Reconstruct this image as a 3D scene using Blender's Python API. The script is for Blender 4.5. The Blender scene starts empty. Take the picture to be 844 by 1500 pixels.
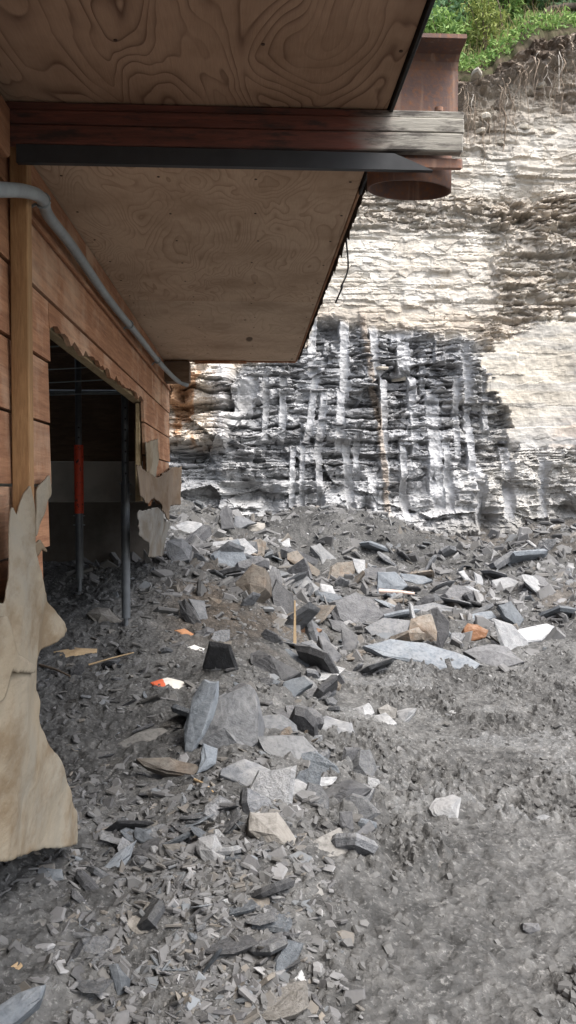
import bpy, bmesh, math, random
import numpy as np
from mathutils import Vector, Matrix, Euler

S = bpy.context.scene
COL = S.collection
R = math.radians
random.seed(7)
rng = np.random.default_rng(7)

# ------------------------------------------------------------------ camera
EYE = 1.6
F = 1170.0                      # focal length in photograph pixels (844 x 1500)
YAW, PITCH = R(2.79), R(1.71)
cam_d = bpy.data.cameras.new('camera')
cam = bpy.data.objects.new('camera', cam_d); COL.objects.link(cam)
cam_d.sensor_fit = 'VERTICAL'; cam_d.sensor_height = 24.0; cam_d.lens = 24.0*F/1500.0
cam_d.clip_start = 0.05; cam_d.clip_end = 2000
cam.location = (0, 0, EYE)
cam.rotation_euler = (math.pi/2-PITCH, 0, -YAW)
S.camera = cam
S.render.resolution_x = 576; S.render.resolution_y = 1024

# ------------------------------------------------------------------ light
SUN_EL, SUN_AZ = R(60), R(140)      # azimuth clockwise from +Y : behind and right of the camera
w = bpy.data.worlds.new('World'); S.world = w; w.use_nodes = True
nt = w.node_tree; nt.nodes.clear()
sky = nt.nodes.new('ShaderNodeTexSky'); sky.sky_type = 'NISHITA'; sky.sun_disc = False
sky.sun_elevation = SUN_EL; sky.sun_rotation = SUN_AZ
sky.dust_density = 4.0; sky.air_density = 1.0
hs = nt.nodes.new('ShaderNodeHueSaturation'); hs.inputs['Saturation'].default_value = 0.5
bg = nt.nodes.new('ShaderNodeBackground'); bg.inputs['Strength'].default_value = 0.15
wo = nt.nodes.new('ShaderNodeOutputWorld')
nt.links.new(sky.outputs[0], hs.inputs['Color']); nt.links.new(hs.outputs[0], bg.inputs['Color'])
nt.links.new(bg.outputs[0], wo.inputs['Surface'])
sl = bpy.data.lights.new('sun', 'SUN'); sl.energy = 1.2; sl.angle = R(40); sl.color = (1.0, 0.95, 0.88)
so = bpy.data.objects.new('sun', sl); COL.objects.link(so)
sdir = Vector((math.sin(SUN_AZ)*math.cos(SUN_EL), math.cos(SUN_AZ)*math.cos(SUN_EL), math.sin(SUN_EL)))
so.rotation_euler = sdir.to_track_quat('Z', 'Y').to_euler(); so.location = (6, -6, 14)
S.view_settings.view_transform = 'Standard'; S.view_settings.look = 'None'
S.view_settings.gamma = 1.0; S.view_settings.exposure = 1.7
S.view_settings.use_curve_mapping = False

# ------------------------------------------------------------------ helpers
def _h(ix, iy, seed):
    ix = ix.astype(np.int64); iy = iy.astype(np.int64)
    n = (ix*374761393 + iy*668265263 + seed*2147483647) & 0xFFFFFFFF
    n = ((n ^ (n >> 13))*1274126177) & 0xFFFFFFFF
    n = ((n ^ (n >> 16))*2246822519) & 0xFFFFFFFF
    n = n ^ (n >> 13)
    return (n & 0xFFFFFF)/float(0xFFFFFF)
def vnoise(x, y, seed=0):
    x = np.asarray(x, float); y = np.asarray(y, float)
    ix = np.floor(x); iy = np.floor(y); fx = x-ix; fy = y-iy
    fx = fx*fx*(3-2*fx); fy = fy*fy*(3-2*fy)
    a = _h(ix, iy, seed); b = _h(ix+1, iy, seed); c = _h(ix, iy+1, seed); d = _h(ix+1, iy+1, seed)
    return (a*(1-fx)+b*fx)*(1-fy)+(c*(1-fx)+d*fx)*fy
def fbm(x, y, seed=0, oct=4, gain=0.5):
    s = 0; a = 1; t = 0
    for o in range(oct):
        s = s+a*vnoise(x*2**o+o*17.3, y*2**o-o*9.1, seed+o); t += a; a *= gain
    return s/t
def cell(x, y, seed=0):
    """distance to nearest jittered point and that cell's random value"""
    ix = np.floor(x); iy = np.floor(y)
    best = np.full(np.shape(x), 9.0); val = np.zeros(np.shape(x)); sec = np.full(np.shape(x), 9.0)
    for dx in (-1, 0, 1):
        for dy in (-1, 0, 1):
            jx = ix+dx+_h(ix+dx, iy+dy, seed); jy = iy+dy+_h(ix+dx, iy+dy, seed+31)
            d = np.hypot(jx-x, jy-y); m = d < best
            sec = np.where(m, best, np.minimum(sec, d))
            val = np.where(m, _h(ix+dx, iy+dy, seed+77), val); best = np.where(m, d, best)
    return best, val, sec-best
def sstep(a, b, x):
    t = np.clip((x-a)/(b-a), 0, 1); return t*t*(3-2*t)

_cy, _sy, _cp, _sp = math.cos(YAW), math.sin(YAW), math.cos(PITCH), math.sin(PITCH)
def ray(px, py):
    a = (px-422.0)/F; b = (750.0-py)/F
    fwd = Vector((_sy*_cp, _cy*_cp, -_sp)); rt = Vector((_cy, -_sy, 0)); up = rt.cross(fwd)
    return (fwd+rt*a+up*b)
def project(X, Y, Z):
    dz = Z-EYE
    f = X*_sy*_cp+Y*_cy*_cp-dz*_sp; r = X*_cy-Y*_sy; u = X*_sy*_sp+Y*_cy*_sp+dz*_cp
    f = np.maximum(f, 1e-3)
    return 422+F*r/f, 750-F*u/f
def on_plane(px, py, p0, n):
    d = ray(px, py); o = Vector((0, 0, EYE))
    t = (Vector(p0)-o).dot(Vector(n))/d.dot(Vector(n)); return o+d*t

LY = [0, 3.2, 4.2, 5.2, 6.3, 7.5, 9, 12, 16]; LZ = [0.02, 0.02, 0.07, .22, .47, .86, .98, 1.32, 1.4]
RY = [0, 6.3, 8, 10, 12, 16]; RZ = [0, 0, .14, .46, .95, 1.1]
def gsm(X, Y):
    """smooth lie of the ground: rises towards the cliff, sooner beside the building"""
    X = np.asarray(X, float); Y = np.asarray(Y, float)
    l = np.interp(Y, LY, LZ); r = np.interp(Y, RY, RZ)
    t = sstep(-0.9, 1.1, X+(fbm(X*.7, Y*.7, 5, 2)-.5)*.8)
    z = l*(1-t)+r*t
    z = z+0.15*np.exp(-((X+.0)/.45)**2)*sstep(2.2, 3.2, Y)*(1-sstep(6.2, 7.5, Y))      # rubble ridge
    z = z+0.16*sstep(-.35, -1.1, X)*(1-sstep(3.0, 4.0, Y))                             # bank at the wall foot
    z = z+.22*np.exp(-((X-1.6)/1.0)**2-((Y-11.6)/.9)**2)+.15*np.exp(-((X-4.2)/.6)**2-((Y-11.5)/.8)**2)
    z = z+.20*np.exp(-((X-.05)/.5)**2-((Y-7.2)/.9)**2)
    z = z+(fbm(X*1.3, Y*1.3, 11, 3)-.5)*.09*sstep(2, 5, Y)
    z = z+(fbm(X*1.1+3, Y*.9, 13, 3)-.45)*.75*sstep(9.3, 11.6, Y)
    return z
def gz(x, y): return float(gsm(np.array(x), np.array(y)))
def hit(px, py):
    d = ray(px, py); o = Vector((0, 0, EYE)); t = 1.2; p = o+d*t
    while t < 16:
        p = o+d*t
        if p.z <= gz(p.x, p.y): break
        t += 0.02
    return p

def link(o, parent=None):
    COL.objects.link(o)
    if parent: o.parent = parent
    return o
def tag(o, label=None, cat=None, group=None, kind=None):
    if label: o['label'] = label
    if cat: o['category'] = cat
    if group: o['group'] = group
    if kind: o['kind'] = kind
    return o
def empty(name, loc=(0, 0, 0)):
    o = bpy.data.objects.new(name, None); o.location = loc; o.empty_display_size = .1
    return link(o)
def pydata(name, v, f, mat, parent=None, smooth=False, col=None):
    me = bpy.data.meshes.new(name); me.from_pydata([tuple(p) for p in v], [], [tuple(q) for q in f]); me.update()
    if smooth: me.polygons.foreach_set('use_smooth', [True]*len(me.polygons))
    me.materials.append(mat)
    return link(bpy.data.objects.new(name, me), parent)
def fast_mesh(name, v, f, mat, col=None, smooth=True, parent=None):
    """v (n,3) array, f (m,k) array"""
    v = np.asarray(v, np.float32); f = np.asarray(f, np.int32); m, k = f.shape
    me = bpy.data.meshes.new(name)
    me.vertices.add(len(v)); me.vertices.foreach_set('co', v.ravel())
    me.loops.add(m*k); me.loops.foreach_set('vertex_index', f.ravel())
    me.polygons.add(m); me.polygons.foreach_set('loop_start', np.arange(0, m*k, k, dtype=np.int32))
    me.polygons.foreach_set('loop_total', np.full(m, k, np.int32))
    me.polygons.foreach_set('use_smooth', np.full(m, smooth))
    me.update(calc_edges=True)
    if col is not None:
        a = me.color_attributes.new('tint', 'FLOAT_COLOR', 'POINT')
        c = np.ones((len(v), 4), np.float32); c[:, :3] = col; a.data.foreach_set('color', c.ravel())
    me.materials.append(mat)
    return link(bpy.data.objects.new(name, me), parent)
def grid_faces(nx, ny):
    i = np.arange(nx*ny).reshape(ny, nx)
    return np.stack([i[:-1, :-1], i[:-1, 1:], i[1:, 1:], i[1:, :-1]], -1).reshape(-1, 4)
def bm_obj(name, bm, mat, parent=None, smooth=False):
    me = bpy.data.meshes.new(name); bm.normal_update(); bm.to_mesh(me); bm.free()
    if smooth: me.polygons.foreach_set('use_smooth', [True]*len(me.polygons))
    me.materials.append(mat)
    return link(bpy.data.objects.new(name, me), parent)
def box(name, lo, hi, mat, parent=None, bev=.003, jit=0.0):
    bm = bmesh.new(); bmesh.ops.create_cube(bm, size=1)
    for v in bm.verts:
        for k in range(3): v.co[k] = (lo[k] if v.co[k] < 0 else hi[k]) + random.uniform(-jit, jit)
    if bev: bmesh.ops.bevel(bm, geom=list(bm.edges), offset=bev, segments=1, affect='EDGES')
    return bm_obj(name, bm, mat, parent)
def tube(name, pts, rad, mat, parent=None, seg=10, taper=None, caps=True):
    pts = [Vector(p) for p in pts]; n = len(pts); v = []; f = []
    ref = None
    for i, p in enumerate(pts):
        t = (pts[min(i+1, n-1)]-pts[max(i-1, 0)]).normalized()
        if ref is None:
            ref = Vector((0, 0, 1)) if abs(t.z) < .9 else Vector((1, 0, 0))
        a = t.cross(ref).normalized(); b = t.cross(a).normalized(); ref = -a.cross(t) if False else ref
        r = rad if taper is None else rad*(1-(1-taper)*i/(n-1))
        for k in range(seg):
            q = 2*math.pi*k/seg; v.append(p+a*math.cos(q)*r+b*math.sin(q)*r)
    for i in range(n-1):
        for k in range(seg):
            k2 = (k+1) % seg; f.append((i*seg+k, i*seg+k2, (i+1)*seg+k2, (i+1)*seg+k))
    if caps:
        q0 = len(v); v += [p.copy() for p in v[:seg]]+[p.copy() for p in v[(n-1)*seg:n*seg]]
        f.append(tuple(q0+k for k in range(seg))[::-1]); f.append(tuple(q0+seg+k for k in range(seg)))
    o = pydata(name, v, f, mat, parent, smooth=True)
    return o
def crv(pts, n=8):
    """Catmull-Rom through pts"""
    P = [Vector(p) for p in pts]; P = [P[0]*2-P[1]]+P+[P[-1]*2-P[-2]]; out = []
    for i in range(1, len(P)-2):
        for k in range(n):
            t = k/n; a, b, c, d = P[i-1:i+3]
            out.append(.5*((2*b)+(c-a)*t+(2*a-5*b+4*c-d)*t*t+(3*b-a-3*c+d)*t**3))
    out.append(P[-2]); return out

# ------------------------------------------------------------------ materials
class NT:
    def __init__(s, name, rough=.9, spec=.25):
        s.m = bpy.data.materials.new(name); s.m.use_nodes = True; s.t = s.m.node_tree; s.n = s.t.nodes
        s.b = s.n['Principled BSDF']; s.b.inputs['Roughness'].default_value = rough
        s.b.inputs['Specular IOR Level'].default_value = spec
        s.tc = s.n.new('ShaderNodeTexCoord')
    def L(s, a, b): s.t.links.new(a, b)
    def _in(s, sock, v):
        if hasattr(v, 'is_linked'): s.L(v, sock)
        elif isinstance(v, (tuple, list)) and len(v) == 3 and sock.type == 'RGBA': sock.default_value = (*v, 1)
        else: sock.default_value = v
    def map(s, sc=(1, 1, 1), src='Object', rot=(0, 0, 0)):
        m = s.n.new('ShaderNodeMapping'); m.inputs['Scale'].default_value = sc; m.inputs['Rotation'].default_value = rot
        s.L(s.tc.outputs[src], m.inputs['Vector']); return m.outputs[0]
    def noise(s, vec, scale=5, detail=5, rough=.55, dist=0, out='Fac'):
        n = s.n.new('ShaderNodeTexNoise'); n.inputs['Scale'].default_value = scale; n.inputs['Detail'].default_value = detail
        n.inputs['Roughness'].default_value = rough; n.inputs['Distortion'].default_value = dist
        s.L(vec, n.inputs['Vector']); return n.outputs[out]
    def voro(s, vec, scale=5, feat='F1', out='Distance'):
        n = s.n.new('ShaderNodeTexVoronoi'); n.feature = feat; n.inputs['Scale'].default_value = scale
        s.L(vec, n.inputs['Vector']); return n.outputs[out]
    def ramp(s, fac, stops):
        r = s.n.new('ShaderNodeValToRGB'); e = r.color_ramp.elements
        while len(e) < len(stops): e.new(.5)
        for q, (p, c) in zip(e, stops):
            q.position = p; q.color = (*c, 1) if isinstance(c, (tuple, list)) else (c, c, c, 1)
        s.L(fac, r.inputs['Fac']); return r.outputs['Color']
    def mix(s, fac, a, b, mode='MIX'):
        m = s.n.new('ShaderNodeMix'); m.data_type = 'RGBA'; m.blend_type = mode
        s._in(m.inputs[0], fac); s._in(m.inputs[6], a); s._in(m.inputs[7], b); return m.outputs[2]
    def math(s, op, a, b=0.0):
        m = s.n.new('ShaderNodeMath'); m.operation = op; s._in(m.inputs[0], a); s._in(m.inputs[1], b); return m.outputs[0]
    def vmath(s, op, a, b):
        m = s.n.new('ShaderNodeVectorMath'); m.operation = op; s._in(m.inputs[0], a); s._in(m.inputs[1], b); return m.outputs[0]
    def attr(s, name, out='Color'):
        a = s.n.new('ShaderNodeAttribute'); a.attribute_name = name; return a.outputs[out]
    def rand(s): return s.n.new('ShaderNodeObjectInfo').outputs['Random']
    def sep(s, v):
        m = s.n.new('ShaderNodeSeparateXYZ'); s.L(v, m.inputs[0]); return m.outputs
    def color(s, c): s._in(s.b.inputs['Base Color'], c); return s
    def rough(s, c): s._in(s.b.inputs['Roughness'], c); return s
    def bump(s, h, st=.4, dist=.02, prev=None):
        b = s.n.new('ShaderNodeBump'); b.inputs['Strength'].default_value = st; b.inputs['Distance'].default_value = dist
        s.L(h, b.inputs['Height'])
        if prev is not None: s.L(prev, b.inputs['Normal'])
        s.L(b.outputs[0], s.b.inputs['Normal']); return b.outputs[0]

def wood(name, base, dark, sc=(6, 1.2, 14), scale=3, saw=0.0, rough=.85, grey=None, spec=.2, var=.35):
    k = NT(name, rough, spec)
    off = k.math('MULTIPLY', k.rand(), 37.0)
    v = k.vmath('ADD', k.map(sc, 'Object'), off)
    n1 = k.noise(v, scale, 6, .6, .6); n2 = k.noise(v, scale*5, 4, .6); st = k.noise(k.vmath('ADD', k.map((1, 1, 1)), off), 2.2, 5, .65)
    c = k.mix(k.ramp(n1, [(.35, 0.0), (.68, 1.0)]), base, dark)
    c = k.mix(k.math('MULTIPLY', k.ramp(n2, [(.4, 0), (.75, 1)]), .45), c, tuple(x*.45 for x in dark))
    c = k.mix(k.math('MULTIPLY', k.ramp(st, [(.42, 0), (.66, 1)]), .6), c, tuple(x*.5 for x in base))
    if grey: c = k.mix(k.math('MULTIPLY', k.ramp(st, [(.30, 1), (.52, 0)]), .8), c, grey)
    c = k.mix(k.math('MULTIPLY', k.rand(), var), c, tuple(x*.42 for x in base))
    k.color(c); h = n1
    b = k.bump(n1, .35, .006); b = k.bump(n2, .4, .004, b)
    if saw:
        w_ = k.noise(k.map((30, 60, 2)), 3, 2); k.bump(w_, saw, .004, b)
    return k.m

def slate(name, c1, c2, dust, dustamt=.6, rough=.8, rust=0.0, spec=.3):
    k = NT(name, rough, spec)
    off = k.math('MULTIPLY', k.rand(), 53.0); v = k.vmath('ADD', k.map(), off)
    n = k.noise(v, 4, 6, .6, .4); f = k.noise(v, 28, 5, .65)
    lay = k.noise(k.vmath('ADD', k.map((2, 2, 60)), off), 2.0, 4, .6)
    c = k.mix(k.ramp(n, [(.35, 0), (.65, 1)]), c1, c2)
    c = k.mix(k.math('MULTIPLY', k.ramp(lay, [(.4, 0), (.7, 1)]), .4), c, tuple(x*.5 for x in c1))
    geo = k.n.new('ShaderNodeNewGeometry'); up = k.sep(geo.outputs['Normal'])[2]
    d = k.math('MULTIPLY', k.ramp(up, [(.25, 0), (.9, 1)]), k.ramp(k.noise(v, 7, 6, .7), [(.38, 0), (.62, 1)]))
    c = k.mix(k.math('MULTIPLY', d, dustamt), c, dust)
    if rust: c = k.mix(k.math('MULTIPLY', k.ramp(k.noise(v, 5, 4), [(.5, 0), (.7, 1)]), rust), c, (.26, .13, .05))
    c = k.mix(k.math('MULTIPLY', k.ramp(f, [(.3, 1), (.5, 0)]), .4), c, tuple(x*.35 for x in c1))
    bri = k.math('ADD', k.math('MULTIPLY', k.rand(), .7), .62)
    cc = k.n.new('ShaderNodeCombineXYZ')
    for q in range(3): k.L(bri, cc.inputs[q])
    c = k.mix(1.0, c, cc.outputs[0], 'MULTIPLY')
    k.color(c)
    b = k.bump(n, .7, .04); b = k.bump(f, .6, .010, b); k.bump(lay, .7, .012, b)
    return k.m

M = {}
M['grey'] = slate('slate_grey', (.095, .10, .108), (.165, .17, .18), (.24, .238, .232))
M['blue'] = slate('slate_blue', (.115, .13, .148), (.175, .195, .215), (.25, .253, .255), .4)
M['dark'] = slate('slate_dark', (.055, .056, .06), (.10, .101, .107), (.17, .168, .164), .45, .65, spec=.35)
M['pale'] = slate('slate_pale', (.20, .207, .217), (.30, .305, .31), (.36, .355, .345), .5)
M['brown'] = slate('slate_brown', (.115, .098, .08), (.175, .153, .13), (.25, .235, .21), .55, rust=.18)
M['tan'] = slate('stone_tan', (.165, .153, .135), (.22, .207, .188), (.26, .25, .235), .5)
M['mud'] = slate('muddy_stone', (.10, .096, .09), (.155, .15, .142), (.205, .20, .19), .8, .95, spec=.1)
M['rust'] = slate('rusty_stone', (.20, .09, .04), (.30, .16, .09), (.45, .40, .35), .5)

def mk_ground():
    k = NT('ground_mud', .95, .15); v = k.map()
    n1 = k.noise(v, 1.1, 5, .6); n2 = k.noise(v, 9, 6, .65); n3 = k.noise(v, 45, 5, .7); vo = k.voro(v, 38)
    c = k.mix(k.ramp(n1, [(.35, 0), (.65, 1)]), (.056, .057, .0575), (.094, .095, .095))
    c = k.mix(k.math('MULTIPLY', k.ramp(n2, [(.42, 0), (.62, 1)]), .55), c, (.145, .145, .143))
    c = k.mix(k.math('MULTIPLY', k.ramp(n2, [(.25, 1), (.45, 0)]), .6), c, (.038, .038, .037))
    c = k.mix(k.math('MULTIPLY', k.ramp(n3, [(.55, 0), (.66, 1)]), .65), c, (.24, .24, .237)); c = k.mix(k.math('MULTIPLY', k.ramp(n3, [(.30, 1), (.42, 0)]), .6), c, (.045, .044, .043))  # pale crests, dark hollows: light and shade of the lumps put into colour
    c = k.mix(.85, c, k.attr('tint'), 'MULTIPLY')
    k.color(c); b = k.bump(n3, .8, .012); b = k.bump(vo, .5, .014, b); k.bump(n2, .6, .03, b)
    return k.m
M['ground'] = mk_ground()
def mk_stuff():
    k = NT('loose_shale', .85, .25); v = k.map()
    f = k.noise(v, 60, 4, .6); c = k.mix(k.ramp(f, [(.3, 0), (.7, 1)]), k.attr('tint'), (.16, .155, .15))
    c = k.mix(.6, c, k.attr('tint')); c = k.mix(k.math('MULTIPLY', k.ramp(k.noise(v, 6, 5, .65), [(.40, 0), (.60, 1)]), .7), c, (.10, .099, .097)); k.color(c); k.bump(f, .4, .005); return k.m
M['stuff'] = mk_stuff()
def mk_cliff():
    k = NT('cliff_rock', .88, .2); v = k.map()
    st = k.noise(k.map((2.2, 2.2, 26)), 1.6, 6, .65); f = k.noise(k.map((5, 5, 14)), 5, 6, .7); g = k.noise(v, 1.7, 5, .6)
    c = k.attr('tint')
    c = k.mix(k.math('MULTIPLY', k.ramp(st, [(.3, 1), (.5, 0)]), .5), c, k.mix(1.0, c, (.42, .41, .40), 'MULTIPLY'))
    c = k.mix(k.math('MULTIPLY', k.ramp(f, [(.52, 0), (.72, 1)]), .35), c, k.mix(1.0, c, (1.35, 1.33, 1.3), 'MULTIPLY'))
    c = k.mix(k.math('MULTIPLY', k.ramp(g, [(.35, 1), (.5, 0)]), .3), c, k.mix(1.0, c, (.7, .66, .6), 'MULTIPLY'))
    k.color(c); b = k.bump(st, .35, .02); k.bump(f, .45, .015, b); return k.m
M['cliff'] = mk_cliff()

def mk_ply(name, base, line, knots=1.0, freq=26.0, shift=0.0, lineamt=.7):
    k = NT(name, .85, .15)
    v = k.vmath('ADD', k.map((1, 1, 1)), (shift, shift*1.7, 0))
    vv = k.n.new('ShaderNodeMapping'); vv.inputs['Scale'].default_value = (3.2, 1.1, 1); k.L(v, vv.inputs['Vector'])
    n = k.noise(vv.outputs[0], 1.15, 2.4, .40, .5)
    kn = k.voro(vv.outputs[0], 1.15, 'SMOOTH_F1'); 
    fld = k.math('ADD', k.math('MULTIPLY', n, freq), k.math('MULTIPLY', k.ramp(kn, [(0, 1), (.42, 0)]), 6.0*knots))
    fr = k.math('FRACT', fld)
    ln = k.ramp(fr, [(0, 0.0), (.50, .06), (.78, .42), (.93, 1), (1.0, 0)])
    mod = k.ramp(k.noise(vv.outputs[0], 1.6, 3), [(.38, .25), (.55, 1)])
    fine = k.noise(k.map((70, 5, 1)), 2.5, 4, .6); blot = k.noise(v, 1.6, 5, .65)
    c = k.mix(k.math('MULTIPLY', k.math('MULTIPLY', ln, mod), lineamt), base, line)
    c = k.mix(k.math('MULTIPLY', k.ramp(fine, [(.4, 0), (.7, 1)]), .3), c, tuple(x*.6 for x in base))
    c = k.mix(k.math('MULTIPLY', k.ramp(blot, [(.45, 0), (.66, 1)]), .6), c, tuple(x*q for x, q in zip(base, (.5, .45, .4))))
    c = k.mix(k.ramp(kn, [(.035, 1), (.06, 0)]), c, tuple(x*.35 for x in line))
    k.color(c); k.bump(fine, .3, .003); return k.m
M['ply'] = mk_ply('plywood_worn', (.40, .275, .19), (.085, .042, .03), .9, 20, 0.4, .85)
M['ply2'] = mk_ply('plywood_fine', (.56, .41, .29), (.24, .145, .09), .7, 24, 3.1, .65)
M['ply3'] = mk_ply('plywood_plain', (.58, .44, .32), (.36, .245, .16), .4, 14, 7.7, .5)
M['siding'] = wood('siding_red', (.58, .30, .165), (.22, .09, .05), (14, 1.1, 18), 2.2, saw=1.0, grey=(.60, .44, .31))
M['stud'] = wood('stud_wood', (.45, .27, .13), (.30, .16, .075), (10, 10, 1.4), 3, var=.1)
M['palewood'] = wood('pale_lumber', (.52, .40, .24), (.36, .25, .13), (12, 2, 12), 3)
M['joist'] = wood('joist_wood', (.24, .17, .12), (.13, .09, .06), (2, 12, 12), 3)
def mk_timber():
    k = NT('timber_stained', .7, .3)
    off = k.math('MULTIPLY', k.rand(), 19.0); v = k.vmath('ADD', k.map((1.4, 12, 16)), off)
    n = k.noise(v, 3, 6, .65, .5); n2 = k.noise(v, 14, 4, .6); bl = k.noise(k.vmath('ADD', k.map((2, 6, 9)), off), 2.6, 5, .7)
    red = k.mix(k.ramp(n, [(.3, 0), (.7, 1)]), (.155, .052, .036), (.055, .026, .02))
    gry = k.mix(k.ramp(n, [(.3, 0), (.7, 1)]), (.36, .35, .31), (.21, .20, .175))
    geo = k.n.new('ShaderNodeNewGeometry'); x = k.sep(geo.outputs['Position'])[0]
    x = k.math('ADD', x, k.math('MULTIPLY', k.math('SUBTRACT', n, .5), .22))
    c = k.mix(k.ramp(x, [(.30, 0), (.47, 1)]), red, gry)
    c = k.mix(k.math('MULTIPLY', k.ramp(bl, [(.50, 0), (.64, 1)]), .85), c, (.028, .022, .02))
    k.color(c); b = k.bump(n, .35, .005); k.bump(n2, .4, .004, b); return k.m
M['timber'] = mk_timber()
def mk_rust():
    k = NT('rusty_steel', .8, .3); v = k.map(); n = k.noise(v, 6, 6, .65); f = k.noise(v, 60, 4, .7); dr = k.noise(k.map((26, 26, 1.6)), 1.4, 3)
    c = k.mix(k.ramp(n, [(.35, 0), (.65, 1)]), (.20, .115, .085), (.12, .085, .078))
    c = k.mix(k.math('MULTIPLY', k.ramp(f, [(.5, 0), (.7, 1)]), .6), c, (.30, .12, .045))
    c = k.mix(k.math('MULTIPLY', k.ramp(dr, [(.6, 0), (.7, 1)]), .4), c, (.38, .26, .19))
    k.color(c); k.bump(f, .4, .003); return k.m
M['rusty'] = mk_rust()
M['rustdark'] = None
def plain(name, col, rough=.7, metal=0.0, amt=.5, scale=12, spec=.3, bump=.3):
    k = NT(name, rough, spec); v = k.map(); n = k.noise(v, scale, 6, .65)
    k.color(k.mix(k.math('MULTIPLY', k.ramp(n, [(.4, 0), (.68, 1)]), amt), col, tuple(x*.45 for x in col)))
    k.b.inputs['Metallic'].default_value = metal; k.bump(n, bump, .004); return k.m
M['rustdark'] = plain('dark_rust', (.075, .045, .034), .85, 0, .6, 9)
M['blacksteel'] = plain('black_steel', (.028, .03, .033), .5)
M['poststeel'] = plain('post_steel', (.12, .13, .14), .35, .1)
M['black'] = plain('black_trim', (.018, .018, .018), .7)
M['conduit'] = plain('grey_conduit', (.26, .29, .30), .5, 0, .4)
M['concrete'] = plain('concrete', (.48, .46, .42), .95, 0, .6, 3)
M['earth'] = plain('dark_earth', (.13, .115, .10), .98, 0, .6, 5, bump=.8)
M['soilroot'] = plain('root', (.24, .19, .145), .9)
M['whiteroot'] = plain('pale_root', (.45, .41, .36), .9)
M['bark'] = plain('bark', (.13, .10, .075), .95, 0, .6, 14, bump=.6)
M['logbark'] = plain('dark_bark', (.05, .04, .03), .95, 0, .6, 14, bump=.8)
M['white'] = plain('white_plastic', (.72, .71, .68), .5, 0, .2)
M['clay'] = plain('orange_clay', (.46, .23, .12), .85)
M['rawwood'] = wood('raw_wood', (.56, .42, .26), (.40, .27, .14), (3, 3, 14), 4)
M['wrack'] = plain('pinkish_wood', (.55, .42, .36), .8)
def mk_red():
    k = NT('red_paint', .5, .4); v = k.map((1, 1, .7)); n = k.voro(v, 30); e = k.noise(v, 34, 4, .7)
    k.color(k.mix(k.ramp(e, [(.585, 0), (.61, 1)]), (.62, .065, .026), (.03, .02, .018))); return k.m
M['red'] = mk_red()
def mk_paper(name, c1, c2):
    k = NT(name, .9, .15); v = k.map()
    n = k.noise(v, 2.2, 6, .65, .5); d = k.noise(k.map((1, .8, 1.6), rot=(.8, 0, 0)), 3.0, 6, .68); f = k.noise(v, 26, 5, .7)
    c = k.mix(k.ramp(n, [(.35, 0), (.65, 1)]), c1, c2)
    c = k.mix(k.math('MULTIPLY', k.ramp(d, [(.46, 0), (.62, 1)]), .8), c, tuple(x*q for x, q in zip(c1, (.58, .50, .42))))
    c = k.mix(k.math('MULTIPLY', k.ramp(f, [(.62, 0), (.72, 1)]), .4), c, (.16, .12, .08))
    k.color(c); b = k.bump(d, .7, .02); k.bump(f, .4, .004, b); return k.m
M['paper'] = mk_paper('torn_building_paper', (.275, .228, .162), (.235, .212, .17))
M['sheath'] = mk_paper('torn_brown_sheathing', (.19, .145, .105), (.13, .10, .075))
M['greysheet'] = mk_paper('torn_grey_sheet', (.20, .19, .17), (.145, .14, .13))
def mk_leaf(name, a, b):
    k = NT(name, .6, .3); k.color(k.mix(k.attr('tint', 'Fac'), a, b))
    tr = k.n.new('ShaderNodeBsdfTranslucent'); k.L(k.b.inputs['Base Color'].links[0].from_socket, tr.inputs['Color'])
    mx = k.n.new('ShaderNodeMixShader'); mx.inputs[0].default_value = .35
    out = [n for n in k.n if n.type == 'OUTPUT_MATERIAL'][0]
    k.L(k.b.outputs[0], mx.inputs[1]); k.L(tr.outputs[0], mx.inputs[2]); k.L(mx.outputs[0], out.inputs[0]); return k.m
M['leaf1'] = mk_leaf('leaf_fresh', (.09, .18, .045), (.29, .42, .13))
M['leaf2'] = mk_leaf('leaf_blue', (.08, .16, .08), (.23, .37, .18))
M['leaf3'] = mk_leaf('leaf_yellow', (.13, .18, .05), (.38, .42, .13))
M['straw'] = mk_leaf('dry_grass', (.26, .21, .11), (.42, .34, .18))
def mk_hill():
    k = NT('hill_soil', .95, .1); n = k.noise(k.map(), 3, 6, .65)
    k.color(k.mix(k.ramp(n, [(.4, 0), (.6, 1)]), (.075, .058, .042), (.05, .052, .026))); k.bump(n, .6, .05); return k.m
M['hill'] = mk_hill()

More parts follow.
